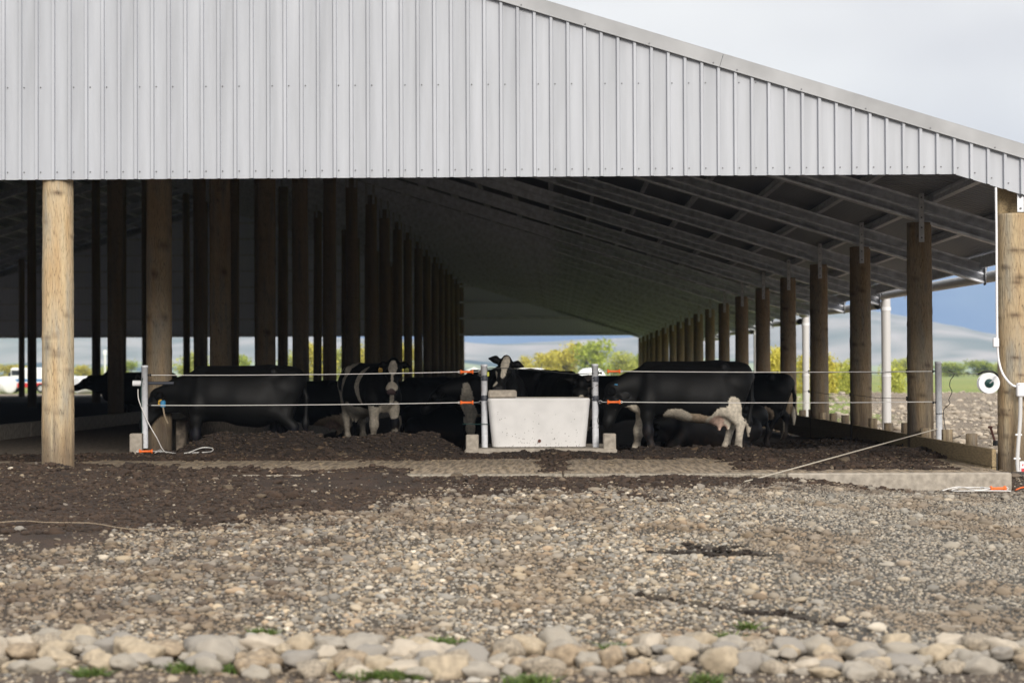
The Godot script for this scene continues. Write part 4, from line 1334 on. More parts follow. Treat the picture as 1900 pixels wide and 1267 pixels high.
func build_trough_and_fence() -> void:
	var f := FENCE
	# trough
	var tp := spot(1000, 829, f)
	var t := thing("water_trough", "white concrete water trough tapering to its foot", "trough", Vector3(tp.x, 0.095, -f - 0.38))
	part("basin", loft([rounded_ring(1.20, 0.98, 0.06, 0.0), rounded_ring(1.26, 1.04, 0.08, 0.012), rounded_ring(1.375, 1.15, 0.08, 0.61), rounded_ring(1.385, 1.16, 0.08, 0.64), rounded_ring(1.36, 1.13, 0.07, 0.665), rounded_ring(1.24, 1.01, 0.06, 0.665), rounded_ring(1.18, 0.95, 0.06, 0.64), rounded_ring(1.02, 0.8, 0.05, 0.2)]), M.trough, t)
	part("rim_stain", loft([rounded_ring(1.345, 1.115, 0.07, 0.668), rounded_ring(1.25, 1.02, 0.06, 0.669), rounded_ring(1.245, 1.015, 0.06, 0.66)], false), M.board, t)
	var water := part("water", box_mesh(Vector3(1.12, 0.01, 0.9)), M.glass_dark, t, Vector3(0, 0.55, 0))
	water.name = "water_surface"
	part("drain_bung", lathe([[0.022, 0.0], [0.022, 0.02], [0.012, 0.02], [0.012, 0.008], [0.0, 0.008]], 14), M.rust, t, Vector3(0.01, 0.09, 0.525), Basis(Vector3.RIGHT, PI / 2 - 0.09))
	var pit := begin()
	var pr := RandomNumberGenerator.new()
	pr.seed = 12
	for k in 46:
		var hy := pr.randf_range(0.05, 0.5)
		var q := cyl(pr.randf_range(0.0025, 0.006), 0.003, 6)
		pit.append_from(q, 0, Transform3D(Basis(Vector3.RIGHT, PI / 2 - 0.09), Vector3(pr.randf_range(-0.55, 0.55), hy, 0.5205 + hy * 0.092)))
	var splash := begin()
	var drop := SphereMesh.new()
	drop.radius = 1.0; drop.height = 2.0; drop.radial_segments = 7; drop.rings = 3
	for k in 60:
		var hy := 0.012 + 0.22 * pow(pr.randf(), 3.0)
		var a := pr.randf_range(0.0015, 0.0045)
		splash.append_from(drop, 0, Transform3D(Basis(Vector3.RIGHT, -0.09) * Basis.IDENTITY.scaled(Vector3(a, a * pr.randf_range(1.0, 2.2), 0.0015)), Vector3(pr.randf_range(-0.56, 0.56), hy, 0.521 + hy * 0.092)))
	part("mud_splashes", splash.commit(), M.horny, t).set_meta("kind", "stuff")
	part("air_holes", pit.commit(), M.horny, t).set_meta("kind", "stuff")
	var plp := spot(1004, 843, f)
	var pl := part("trough_plinth", box_mesh(Vector3(2.03, 0.2, 1.9), 0.02), M.concrete, self, Vector3(plp.x, -0.007, -f - 0.5))
	tag(pl, "low concrete plinth under the trough and its two posts", "plinth")
	var lidp := spot(931, 736, f)
	var bl := part("concrete_block", box_mesh(Vector3(0.385, 0.105, 0.5), 0.018), M.concrete, self, Vector3(lidp.x, 0.095 + 0.665 + 0.056, -f - 0.15), Basis(Vector3.UP, 0.05))
	tag(bl, "stained flat concrete block lying on the trough rim", "block")
	for e in [[248.0, "pitted upright concrete block at the foot of the post with the T-pipe", 0.1], [876.0, "upright concrete block on the trough plinth at the dark-taped post nearer the spotted cow", 0.0], [1131.0, "upright concrete block on the trough plinth beside the large cow's head", 0.03]]:
		var bp := spot(e[0], 820, f - 0.35)
		var o := part("concrete_block", box_mesh(Vector3(0.165, 0.42, 0.2), 0.012), M.concrete, self, Vector3(bp.x, 0.07 + e[2] * 0.3, -f + 0.3), Basis(Vector3.UP, e[2]))
		tag(o, e[1], "block", "small concrete blocks by the fence posts")
	# posts
	var h := 1.12
	var x1 := spot(265, 760, f).x
	var x2 := spot(899, 760, f).x
	var x3 := spot(1105, 760, f).x
	var x4 := spot(1740, 760, f).x
	var p1 := make_post("white pipe post with a T-pipe by the all-black cow's head", Vector3(x1, 0.10, -f), h, [], [[1.0, 0.99], [1.0, 0.58]])
	var arm := part("cross_pipe", cyl(0.04, 0.17, 14), M.white_plastic, p1, Vector3(-0.09, 0.88, -0.06), Basis(Vector3.BACK, PI / 2))
	part("dark_pipe", cyl(0.022, 0.38, 12), M.tape, p1, Vector3(0.19, 0.88, -0.07), Basis(Vector3.BACK, PI / 2))
	part("tie_wire", tube(curve([Vector3(-0.02, 0.95, 0.047), Vector3(-0.045, 0.8, 0.03), Vector3(-0.035, 0.45, 0.04), Vector3(-0.03, 0.25, 0.045), Vector3(-0.035, 0.03, 0.045)]), 0.006, 6), M.dark_green, p1)
	part("spare_wire", tube(curve([Vector3(-0.14, 0.93, -0.06), Vector3(-0.12, 0.99, -0.05), Vector3(-0.07, 0.95, -0.02), Vector3(0.0, 0.87, 0.047)]), 0.005, 6), M.black, p1)
	var p2 := make_post("white pipe post with dark tape bands at the trough's side by the white-faced cow", Vector3(x2, 0.095, -f), h, [0.90, 0.63], [[-1.0, 0.98], [-1.0, 0.6]])
	part("lime_clip", box_mesh(Vector3(0.03, 0.06, 0.03), 0.006), M.lime, p2, Vector3(0.05, 0.99, 0.02))
	part("tie_wire", tube(curve([Vector3(-0.3, 0.32, 0.02), Vector3(-0.05, 0.315, 0.045), Vector3(0.05, 0.315, 0.045), Vector3(0.2, 0.30, -0.04)]), 0.005, 6), M.dark_green, p2)
	var p3 := make_post("white pipe post with tape and a looping black wire by the large cow's head", Vector3(x3, 0.095, -f), h, [0.88, 0.62], [[1.0, 1.0], [1.0, 0.6]])
	part("looping_wire", tube(curve([Vector3(0.03, 0.84, 0.045), Vector3(-0.05, 0.78, 0.03), Vector3(-0.04, 0.69, 0.03), Vector3(0.02, 0.64, 0.047), Vector3(0.045, 0.5, 0.02), Vector3(0.03, 0.35, 0.045), Vector3(0.045, 0.27, 0.03), Vector3(-0.12, 0.25, 0.02)]), 0.0045, 6), M.black, p3)
	var p4 := make_post("white pipe post in front of the pole by the timber kerb", Vector3(x4, 0.03, -f), 1.2, [], [[-1.0, 1.07], [-1.0, 0.65]])
	part("tie_wire", tube(curve([Vector3(-0.05, 0.5, 0.03), Vector3(0.0, 0.5, 0.05), Vector3(0.06, 0.505, 0.03)]), 0.005, 6), M.black, p4)
	# gate wires and their orange grips
	var g := "orange insulated gate grips"
	var ga := spot(866, 690, f)
	var gb := spot(866, 747, f)
	var gc := spot(1139, 689, f)
	var gd := spot(1139, 746, f)
	make_grip("orange gate grip on the upper wire at the white-faced cow's post", ga, 0.0, 1.0, g)
	make_grip("orange gate grip on the lower wire at the white-faced cow's post", gb, 0.0, 1.0, g)
	make_grip("orange gate grip on the upper wire at the large cow's head", gc, 0.03, -1.0, g)
	make_grip("orange gate grip on the lower wire at the large cow's head", gd, 0.03, -1.0, g)
	make_grip("orange gate grip lying on the ground below the T-pipe post", spot(267, 838, f - 0.75), 0.1, 1.0, g)
	var wg := "white gate wires across the front of the barn"
	add_wire("gate_wire", "white upper wire from the T-pipe post to the trough", sag(Vector3(x1 + 0.08, 1.09, -f), ga + Vector3(-0.12, 0, 0), 0.015), 0.0052, M.wire_white, wg)
	add_wire("gate_wire", "white lower wire from the T-pipe post to the trough", sag(Vector3(x1 + 0.08, 0.68, -f), gb + Vector3(-0.12, 0, 0), 0.012), 0.0052, M.wire_white, wg)
	add_wire("gate_wire", "white upper wire in front of the large cow to the kerb post", sag(gc + Vector3(0.12, 0, 0), Vector3(x4 - 0.07, 1.10, -f), 0.012), 0.0052, M.wire_white, wg)
	add_wire("gate_wire", "white lower wire in front of the large cow to the kerb post", sag(gd + Vector3(0.12, 0, 0), Vector3(x4 - 0.07, 0.69, -f), 0.012), 0.0052, M.wire_white, wg)
	add_wire("black_cable", "black cable sagging between the two taped posts over the trough", curve([Vector3(x2 + 0.04, 1.16, -f + 0.03), Vector3(x2 + 0.25, 1.165, -f), Vector3(x2 + 0.75, 1.13, -f), Vector3(x2 + 1.15, 1.09, -f), Vector3(x3 - 0.2, 1.085, -f), Vector3(x3, 1.09, -f + 0.04)]), 0.006, M.black)
	# loose cord from the first post to the ground and its loop
	var gy := func(bx: float, hy: float, d: float) -> Vector3:
		var p := spot(bx, hy, d)
		p.y = maxf(p.y, maxf(bed_height(p.x, d), mud_on_slab(p.x, d)) + 0.04)
		return p
	add_wire("loose_cord", "loose white cord hanging from the T-pipe post and looped on the ground", curve([spot(252, 722, f), spot(253, 740, f), spot(261, 762, f - 0.05), spot(273, 788, f - 0.1), spot(287, 812, f - 0.2), gy.call(302, 838, f - 0.6), gy.call(325, 848, f - 0.9), gy.call(345, 850, f - 1.0), gy.call(372, 851, f - 1.1), gy.call(390, 843, f - 0.8), gy.call(391, 836, f - 0.65), gy.call(372, 835, f - 0.6), gy.call(345, 846, f - 0.9), gy.call(330, 849, f - 1.0), gy.call(310, 842, f - 0.8), gy.call(292, 838, f - 0.7), gy.call(284, 842, f - 0.75)]), 0.007, M.wire_white)
	# cord from the kerb post down across the yard
	var end := spot(1380, 922, 20.4)
	end.y = near_height(end.x, 20.4) + 0.02
	var cord := sag(spot(1737, 795, f), end, 0.0, 14)
	for k in range(10, cord.size()):
		cord[k].y = maxf(cord[k].y if k < 15 else -1.0, near_height(cord[k].x, -cord[k].z) + 0.025)
	add_wire("long_cord", "long pale cord stretched from the kerb post down to the gravel", cord, 0.0075, M.rope)
	var low := PackedVector3Array()
	for k in 12:
		var x := -4.9 + k * 0.14
		var d := 17.4 - 0.03 * k * k * 0.2 + 0.05 * sin(k * 1.3)
		low.append(Vector3(x, near_height(x, d) + 0.03, -d))
	add_wire("old_cord", "muddy cord lying along the edge of the dung", low, 0.004, M.strap)


# ---------------------------------------------------------------- things on and by the corner pole
func build_pole_fittings() -> void:
	var d := FRONT - 0.02
	# thin conduit and its box
	var c := thing("conduit", "thin white conduit on the corner pole with a cable to its box", "conduit", spot(1846, 640, d))
	var o := c.position
	part("upper_pipe", tube(PackedVector3Array([spot(1846, 349, d) - o, spot(1847, 430, d) - o, spot(1847, 560, d) - o, spot(1847.5, 632, d) - o]), 0.014, 10), M.white_plastic, c)
	part("coupling", box_mesh(Vector3(0.066, 0.105, 0.05), 0.01), M.white_plastic, c, spot(1845, 636, d - 0.01) - o)
	part("cable", tube(curve([spot(1848, 643, d) - o, spot(1850, 668, d) - o, spot(1856, 690, d - 0.03) - o, spot(1866, 706, d - 0.06) - o, spot(1876, 715, d - 0.06) - o, spot(1884, 717, d - 0.06) - o]), 0.013, 8), M.white_plastic, c)
	var bx := part("junction_box", box_mesh(Vector3(0.2, 0.155, 0.09), 0.012), M.white_plastic, c, spot(1899, 723, d - 0.06) - o)
	part("lid_screw", cyl(0.006, 0.004, 8), M.screw, bx, Vector3(-0.08, 0.06, 0.046), Basis(Vector3.RIGHT, PI / 2))
	part("lower_pipe", tube(curve([spot(1890, 736, d - 0.07) - o, spot(1889, 780, d - 0.06) - o, spot(1885, 830, d - 0.06) - o, spot(1884, 865, d - 0.06) - o, spot(1888, 905, d - 0.06) - o, spot(1890, 935, d - 0.1) - o]), 0.022, 12), M.pvc, c)
	for y in [[1886.0, 806.0], [1883.0, 850.0]]:
		part("saddle", box_mesh(Vector3(0.075, 0.022, 0.03), 0.005), M.white_plastic, c, spot(y[0], y[1], d - 0.06) - o)
	# warning sign
	var s := thing("warning_sign", "small red and white warning plate low on the corner pole", "sign", spot(1909, 874, d - 0.03))
	part("plate", box_mesh(Vector3(0.25, 0.235, 0.004), 0.001), M.white_plastic, s)
	part("red_field", box_mesh(Vector3(0.222, 0.135, 0.003)), M.red, s, Vector3(0, -0.03, 0.0035))
	for k in 9:
		part("print", box_mesh(Vector3(0.013, 0.022, 0.002)), M.red, s, Vector3(-0.095 + k * 0.023, 0.075, 0.003))
	for k in 6:
		part("print", box_mesh(Vector3(0.018, 0.012, 0.002)), M.white_plastic, s, Vector3(-0.085 + k * 0.033, -0.06, 0.0056))
	# reel
	var r := thing("fence_reel", "white fence reel with dark green hub hanging at the corner pole", "reel", spot(1831, 711, d - 0.02))
	var face := Basis(Vector3.RIGHT, PI / 2) * Basis(Vector3.BACK, 0.1)
	var flange := smooth_lathe([[0.0, -0.002], [0.114, -0.003], [0.118, 0.0], [0.118, 0.005], [0.112, 0.008], [0.10, 0.004], [0.05, 0.006], [0.045, 0.004], [0.0, 0.004]], 36)
	part("flange", flange, M.white_plastic, r, Vector3(0, 0, 0.04), face)
	part("flange", flange, M.white_plastic, r, Vector3(0, 0, -0.05), face)
	part("spool", cyl(0.085, 0.085, 24), M.wire_white, r, Vector3(0, 0, -0.005), face)
	part("hub", smooth_lathe([[0.05, 0.0], [0.05, 0.012], [0.044, 0.018], [0.022, 0.018], [0.02, 0.03], [0.0, 0.03]], 24), M.dark_green, r, Vector3(0, 0, 0.045), face)
	part("crank", tube(curve([Vector3(0, 0, 0.07), Vector3(0.03, 0.03, 0.085), Vector3(0.075, 0.085, 0.08)], 4), 0.008, 8), M.galvanised, r)
	part("hanger", tube(curve([Vector3(-0.10, 0.10, -0.06), Vector3(-0.05, 0.128, -0.03), Vector3(0.02, 0.135, -0.02), Vector3(0.08, 0.12, -0.03), Vector3(0.12, 0.08, -0.06)], 5), 0.011, 8), M.black, r)
	# insulators and wires along the open side
	for y in [[1.10, "upper"], [0.72, "lower"]]:
		var pts := PackedVector3Array()
		for k in range(1, 19):
			pts.append(Vector3(4.93, y[0] - 0.1 * 0.0, -(FRONT + BAY * k)))
			if k < 18: pts.append(Vector3(4.93, y[0] - 0.025, -(FRONT + BAY * (k + 0.5))))
		add_wire("side_wire", "dark %s wire running from pole to pole along the open side" % y[1], pts, 0.004, M.black, "dark side wires on the poles")
		for k in range(1, 9):
			var ins := part("wire_insulator", insulator(), M.black, self, Vector3(4.93, y[0], -(FRONT + BAY * k)))
			tag(ins, "black insulator of the %s side wire on the %s side pole behind the gable" % [y[1], ["", "first", "second", "third", "fourth", "fifth", "sixth", "seventh", "eighth"][k]], "insulator", "%s black insulators on the side poles" % y[1])
	add_wire("side_wire", "thin wire from the kerb post to the reel and corner pole", sag(Vector3(5.2, 1.10, -FENCE), spot(1822, 692, d + 0.1), 0.02), 0.0035, M.wire_white, "")
	add_wire("crooked_wire", "crooked black wire dangling beside the kerb post", curve([spot(1757, 687, 26.6), spot(1768, 694, 26.6), spot(1761, 706, 26.6), spot(1760, 717, 26.6), spot(1764, 727, 26.6), spot(1758, 741, 26.6), spot(1760, 748, 26.6), spot(1750, 758, 26.6), spot(1748, 766, 26.6), spot(1750, 785, 26.6), spot(1753, 806, 26.5), spot(1757, 815, 26.4), spot(1780, 808, 25.9)]), 0.005, M.black)
	var pin := thing("rusty_pin", "rusty steel pin leaning against the corner pole above the kerb", "pin", spot(1845, 826, d + 1.0))
	part("rod", tube(PackedVector3Array([Vector3.ZERO, spot(1835, 794, d + 1.0) - pin.position]), 0.014, 8), M.rust, pin)
	part("forged_end", box_mesh(Vector3(0.05, 0.03, 0.04), 0.008), M.rust, pin, spot(1834, 792, d + 1.0) - pin.position)
	part("lower_nut", cyl(0.03, 0.06, 8), M.black, pin, Vector3(-0.01, 0.03, 0))
	# orange grip and strings thrown down at the end of the apron
	var ground := near_height(4.7, 21.35)
	make_grip("orange gate grip thrown down at the end of the concrete apron", Vector3(4.72, ground + 0.04, -21.35), 0.25, -1.0, "orange insulated gate grips")
	add_wire("tangled_string", "white string tangled on the gravel by the apron's end", curve([Vector3(4.1, near_height(4.1, 21.2) + 0.03, -21.2), Vector3(4.3, ground + 0.06, -21.35), Vector3(4.45, ground + 0.04, -21.1), Vector3(4.62, ground + 0.05, -21.3), Vector3(4.35, ground + 0.05, -21.4), Vector3(4.2, ground + 0.03, -21.15), Vector3(4.5, ground + 0.04, -21.0), Vector3(4.8, ground + 0.03, -21.1)]), 0.006, M.wire_white)
	add_wire("tangled_string", "orange string lying by the conduit's foot", curve([Vector3(4.9, ground + 0.03, -21.3), Vector3(5.0, ground + 0.05, -21.4), Vector3(5.08, ground + 0.03, -21.35), Vector3(5.2, ground + 0.04, -21.5)]), 0.008, M.orange)


# ---------------------------------------------------------------- trees, bales, van and other things beyond the barn
func crown_mesh(seed_: int, tall: float, wide: float, leaves: int, light: Color, dark: Color) -> ArrayMesh:
	var r := RandomNumberGenerator.new()
	r.seed = seed_
	var lobes := []
	for k in 20:
		var a := r.randf() * TAU
		var y := r.randf_range(0.10, 0.90)
		var reach := wide * 0.5 * (1.0 - absf(y - 0.5) * 0.9) * r.randf_range(0.15, 0.75)
		lobes.append([Vector3(cos(a) * reach, tall * y, sin(a) * reach), wide * r.randf_range(0.13, 0.25), r.randf()])
	var st := begin()
	st.set_smooth_group(-1)
	for k in leaves:
		var l: Array = lobes[r.randi() % lobes.size()]
		var dir := Vector3(r.randfn(), r.randfn(), r.randfn()).normalized()
		var p: Vector3 = l[0] + dir * l[1] * pow(r.randf(), 0.4) * Vector3(1, 1.25, 1).length() * 0.62
		var u := Vector3(r.randfn(), r.randfn(), r.randfn()).normalized()
		var v := u.cross(Vector3(r.randfn(), r.randfn(), r.randfn()).normalized()).normalized()
		var s := r.randf_range(0.10, 0.24) * tall / 7.0
		var c := dark.lerp(light, clampf(0.25 + 0.75 * r.randf() * (0.5 + l[2]), 0.0, 1.0))
		st.set_color(c)
		quad(st, p - u * s - v * s * 0.6, p - u * s * 0.3 + v * s, p + u * s + v * s * 0.5, p + u * s * 0.4 - v * s)
	st.generate_normals()
	return st.commit()


func trunk_mesh(tall: float, seed_: int) -> ArrayMesh:
	var r := RandomNumberGenerator.new()
	r.seed = seed_
	var st := begin()
	var n := add_tube(st, curve([Vector3(0, -0.3, 0), Vector3(0.1, tall * 0.3, 0), Vector3(0, tall * 0.72, 0.1)], 4), tall * 0.022, 8, 0)
	for k in 5:
		var a := r.randf() * TAU
		var y := tall * r.randf_range(0.22, 0.45)
		n = add_tube(st, curve([Vector3(0.05, y, 0), Vector3(cos(a) * tall * 0.1, y + tall * 0.12, sin(a) * tall * 0.1), Vector3(cos(a) * tall * 0.17, y + tall * 0.3, sin(a) * tall * 0.17)], 3), tall * 0.011, 6, n)
	st.generate_normals()
	return st.commit()


func build_far_things() -> void:
	var yellow := [Color(0.66, 0.58, 0.08), Color(0.42, 0.37, 0.06)]
	var green := [Color(0.42, 0.48, 0.06), Color(0.22, 0.28, 0.04)]
	var lime := [Color(0.52, 0.53, 0.10), Color(0.32, 0.35, 0.07)]
	var crowns := {}
	for q in [["y", yellow], ["g", green], ["l", lime]]:
		for k in 2:
			crowns[q[0] + str(k)] = crown_mesh(60 + crowns.size(), 7.0, 7.0, 2600, q[1][0], q[1][1])
	var trunk := trunk_mesh(7.0, 5)
	# bearing, crown top, width in the survey's units, distance, kind, what it stands by
	var list := [
		[1012.0, 657.0, 50.0, 430.0, "y0", "yellow willow beyond the barn, lowest of the yellow ones behind the trough"], [1052.0, 642.0, 62.0, 440.0, "y1", "tall yellow willow behind the trough, touching the green one"],
		[1032.0, 652.0, 44.0, 460.0, "y0", "narrow yellow willow between two others behind the trough"], [1102.0, 636.0, 66.0, 420.0, "g0", "tall bright green tree behind the post with looping wire"],
		[1158.0, 657.0, 54.0, 440.0, "l0", "light green tree at the foot of the first side pole"], [1186.0, 662.0, 44.0, 450.0, "g1", "dull green tree half hidden by the row of side poles"],
		[972.0, 664.0, 34.0, 480.0, "y1", "small yellow tree behind the white-faced cow's ear"],
		[540.0, 655.0, 46.0, 430.0, "l1", "lime tree seen between inner poles above the all-black cow's rump"], [584.0, 640.0, 64.0, 430.0, "y0", "yellow tree seen between inner poles before the spotted cow"], [628.0, 650.0, 50.0, 440.0, "l0", "lime tree seen between inner poles at the spotted cow's rump"],
		[672.0, 642.0, 56.0, 450.0, "y1", "yellow tree in the slit above the spotted cow's back"], [748.0, 640.0, 60.0, 430.0, "y0", "yellow tree in the slit beside the spotted cow's lime tag"],
		[440.0, 660.0, 44.0, 470.0, "g0", "green tree in the slit above the all-black cow's back"], [350.0, 652.0, 52.0, 440.0, "l1", "lime tree in the slit above the all-black cow's neck"], [232.0, 672.0, 40.0, 500.0, "g1", "low green tree beside the lane cow with the tag"],
		[152.0, 680.0, 44.0, 480.0, "y1", "low yellow bush-like tree behind the wrapped bales"], [24.0, 678.0, 60.0, 500.0, "y0", "low yellow tree behind the white van"], [195.0, 680.0, 32.0, 520.0, "l0", "low lime tree by the far white mast"],
		[1436.0, 650.0, 50.0, 400.0, "y1", "yellow tree between side poles next to the smaller cow"], [1490.0, 668.0, 46.0, 430.0, "l1", "lime tree behind the thin second downpipe"], [1552.0, 674.0, 56.0, 460.0, "y0", "low yellow tree between two side poles left of the thick downpipe"],
		[1672.0, 668.0, 48.0, 420.0, "l0", "lime tree between the thick downpipe and the pole behind the kerb post"], [1760.0, 674.0, 52.0, 520.0, "g0", "green tree above the grazing cows in the field"], [1812.0, 671.0, 56.0, 540.0, "g1", "green tree just above the fence reel"], [1846.0, 674.0, 44.0, 560.0, "l1", "lime tree partly behind the corner pole"]]
	for t in list:
		var foot := Vector3(spot(t[0], 692, t[3]).x, -0.33, -t[3])
		var tall := spot(t[0], t[1], t[3]).y + 0.33
		var wide: float = t[2] * t[3] / 3694.0
		var label: String = t[5]
		var tr := thing("tree", label.replace(" left of ", " beside "), "tree", foot, "trees beyond the fields")
		var b := Basis(Vector3.UP, t[0]) .scaled(Vector3(wide / 4.6, tall / 6.8, wide / 4.6))
		part("crown", crowns[t[4]], M.leaf, tr, Vector3.ZERO, b)
		part("trunk", trunk, M.bark, tr, Vector3.ZERO, b)

	# scrub on the bank outside the open side
	for q in [[1545.0, 664.0, 40.0, 128.0, "y1", "yellow willow scrub between the second and third side poles"], [1572.0, 672.0, 36.0, 120.0, "l0", "lime scrub right behind the second side pole"], [1496.0, 660.0, 40.0, 132.0, "y0", "yellow scrub behind the thin second downpipe"], [1440.0, 652.0, 44.0, 140.0, "y1", "tall yellow scrub beside the smaller black cow's back"], [1655.0, 672.0, 40.0, 118.0, "l1", "lime scrub against the thick downpipe"]]:
		var foot := Vector3(spot(q[0], 692, q[3]).x, -0.4, -q[3])
		var tall := spot(q[0], q[1], q[3]).y + 0.4
		var wide: float = q[2] * q[3] / 3694.0
		var sb := thing("willow_scrub", q[5], "shrub", foot, "willow scrub outside the barn")
		part("crown", crowns[q[4]], M.leaf, sb, Vector3(0, -0.25 * tall, 0), Basis(Vector3.UP, q[0]).scaled(Vector3(wide / 4.6, tall * 1.2 / 6.8, wide / 4.6)))
		part("stem", trunk, M.bark, sb, Vector3.ZERO, Basis.IDENTITY.scaled(Vector3.ONE * tall * 0.7 / 6.8))

	# round bales in white film
	var bale := smooth_lathe([[0.0, -0.62], [0.45, -0.62], [0.60, -0.60], [0.65, -0.52], [0.665, -0.2], [0.66, 0.2], [0.65, 0.52], [0.60, 0.60], [0.45, 0.62], [0.0, 0.62]], 24)
	var row := [[4.0, 152.0, "white wrapped bale at the far end, beside the pole by the van"], [150.0, 150.0, "white wrapped bale beside the gable pole"], [128.0, 156.0, "white wrapped bale mostly behind the gable pole"], [176.0, 158.0, "white wrapped bale behind the lane cow's muzzle"], [196.0, 149.0, "white wrapped bale above the lane cow's back"], [975.0, 148.0, "white wrapped bale behind the white-faced cow"], [992.0, 151.0, "white wrapped bale showing above the trough cows' backs"], [1097.0, 147.0, "white wrapped bale behind the post with looping wire"]]
	for q in row:
		var x: float = spot(q[0], 700, q[1]).x
		var o := part("wrapped_bale", bale, M.wrap, self, Vector3(x, 0.33 if q[0] < 900.0 else 0.56, -q[1]), Basis(Vector3.UP, q[0]) * Basis(Vector3.RIGHT, PI / 2) * Basis.IDENTITY.scaled(Vector3.ONE * (1.0 if q[0] < 900.0 else 1.35)))
		tag(o, q[2], "bale", "white wrapped bales beyond the barn")
	# a white van parked beyond the far pens
	var v := thing("white_van", "white van with red and blue stripes parked beyond the far pens", "van", Vector3(spot(46, 700, 158.0).x, -0.33, -158.0))
	var vs := begin()
	vs.set_smooth_group(-1)
	add_chamfered(vs, Vector3(0.35, 1.2, 0), Vector3(3.1, 1.6, 1.8), 0.12)
	add_chamfered(vs, Vector3(-1.6, 0.85, 0), Vector3(1.1, 0.85, 1.7), 0.14)
	part("body", finish(vs), M.wrap, v)
	part("windscreen", box_mesh(Vector3(0.06, 0.55, 1.5), 0.02), M.glass_dark, v, Vector3(-1.30, 1.55, 0), Basis(Vector3.BACK, -0.5))
	part("side_window", box_mesh(Vector3(0.7, 0.42, 0.02), 0.008), M.glass_dark, v, Vector3(-0.75, 1.6, 0.905))
	part("red_stripe", box_mesh(Vector3(3.0, 0.34, 0.015), 0.004), M.red, v, Vector3(0.3, 0.62, 0.905))
	part("blue_stripe", box_mesh(Vector3(3.0, 0.22, 0.015), 0.004), M.wrap_blue, v, Vector3(0.3, 1.0, 0.905))
	for x in [-1.3, 1.25]:
		var w := part("wheel", cyl(0.36, 0.22, 18), M.black, v, Vector3(x, 0.36, 0.82), Basis(Vector3.RIGHT, PI / 2))
		part("rim", cyl(0.2, 0.23, 14), M.galvanised, w)
		part("wheel", cyl(0.36, 0.22, 18), M.black, v, Vector3(x, 0.36, -0.82), Basis(Vector3.RIGHT, PI / 2))
	# white mast and a power pole
	var ms := thing("white_mast", "slim white mast far beyond the feed lane", "mast", Vector3(spot(190, 700, 300.0).x, -0.33, -300.0))
	part("shaft", cyl(0.13, 5.0, 10), M.wrap, ms, Vector3(0, 2.5, 0))
	part("panel", box_mesh(Vector3(0.5, 0.7, 0.2), 0.03), M.wrap, ms, Vector3(0, 4.8, 0))
	var py := thing("lattice_tower", "pale lattice tower far behind the white-faced cow's head", "tower", Vector3(spot(935, 700, 900.0).x, -0.33, -900.0))
	for s in [[-1, -1], [1, -1], [-1, 1], [1, 1]]:
		part("leg", tube(PackedVector3Array([Vector3(2.2 * s[0], 0, 2.2 * s[1]), Vector3(0.35 * s[0], 11.0, 0.35 * s[1])]), 0.14, 6), M.galvanised, py)
	for k in 4:
		var y := 2.5 + k * 2.4
		var r := 2.2 - 1.85 * y / 11.0
		part("brace", tube(PackedVector3Array([Vector3(-r, y, r), Vector3(r * 0.8, y + 2.0, r * 0.8)]), 0.09, 5), M.galvanised, py)
		part("brace", tube(PackedVector3Array([Vector3(r, y, r), Vector3(-r * 0.8, y + 2.0, r * 0.8)]), 0.09, 5), M.galvanised, py)
	for y in [8.2, 10.4]:
		part("cross_arm", box_mesh(Vector3(5.0, 0.22, 0.22)), M.galvanised, py, Vector3(0, y, 0))
	var sh := thing("farm_shed", "small white-roofed shed across the fields behind the taped post", "shed", Vector3(spot(880, 700, 850.0).x, -0.33, -850.0))
	part("wall", box_mesh(Vector3(6.5, 2.6, 5.0)), M.wrap, sh, Vector3(0, 1.3, 0))
	var pr := PrismMesh.new()
	pr.size = Vector3(7.0, 1.4, 5.4)
	part("roof", pr, M.wrap, sh, Vector3(0, 3.3, 0))
	part("door", box_mesh(Vector3(1.6, 2.0, 0.05)), M.tape, sh, Vector3(-1.2, 1.0, 2.53))
	# cattle out in the field
	var src := get_node("cow_009") as Node3D
	for q in [[1754.0, 560.0, -0.6, "dark cow in the far green field beside the crooked wire"], [1776.0, 600.0, 2.2, "dark cow in the far green field, second from the crooked wire"], [1791.0, 590.0, 0.4, "dark cow in the far green field, the one closest to the reel"]]:
		var c := src.duplicate() as Node3D
		c.name = numbered("field_cow")
		add_child(c)
		c.transform = Transform3D(Basis(Vector3.UP, q[2]), Vector3(spot(q[0], 700, q[1]).x, -0.33, -q[1]))
		tag(c, q[3], "cow", "cows grazing in the far field")


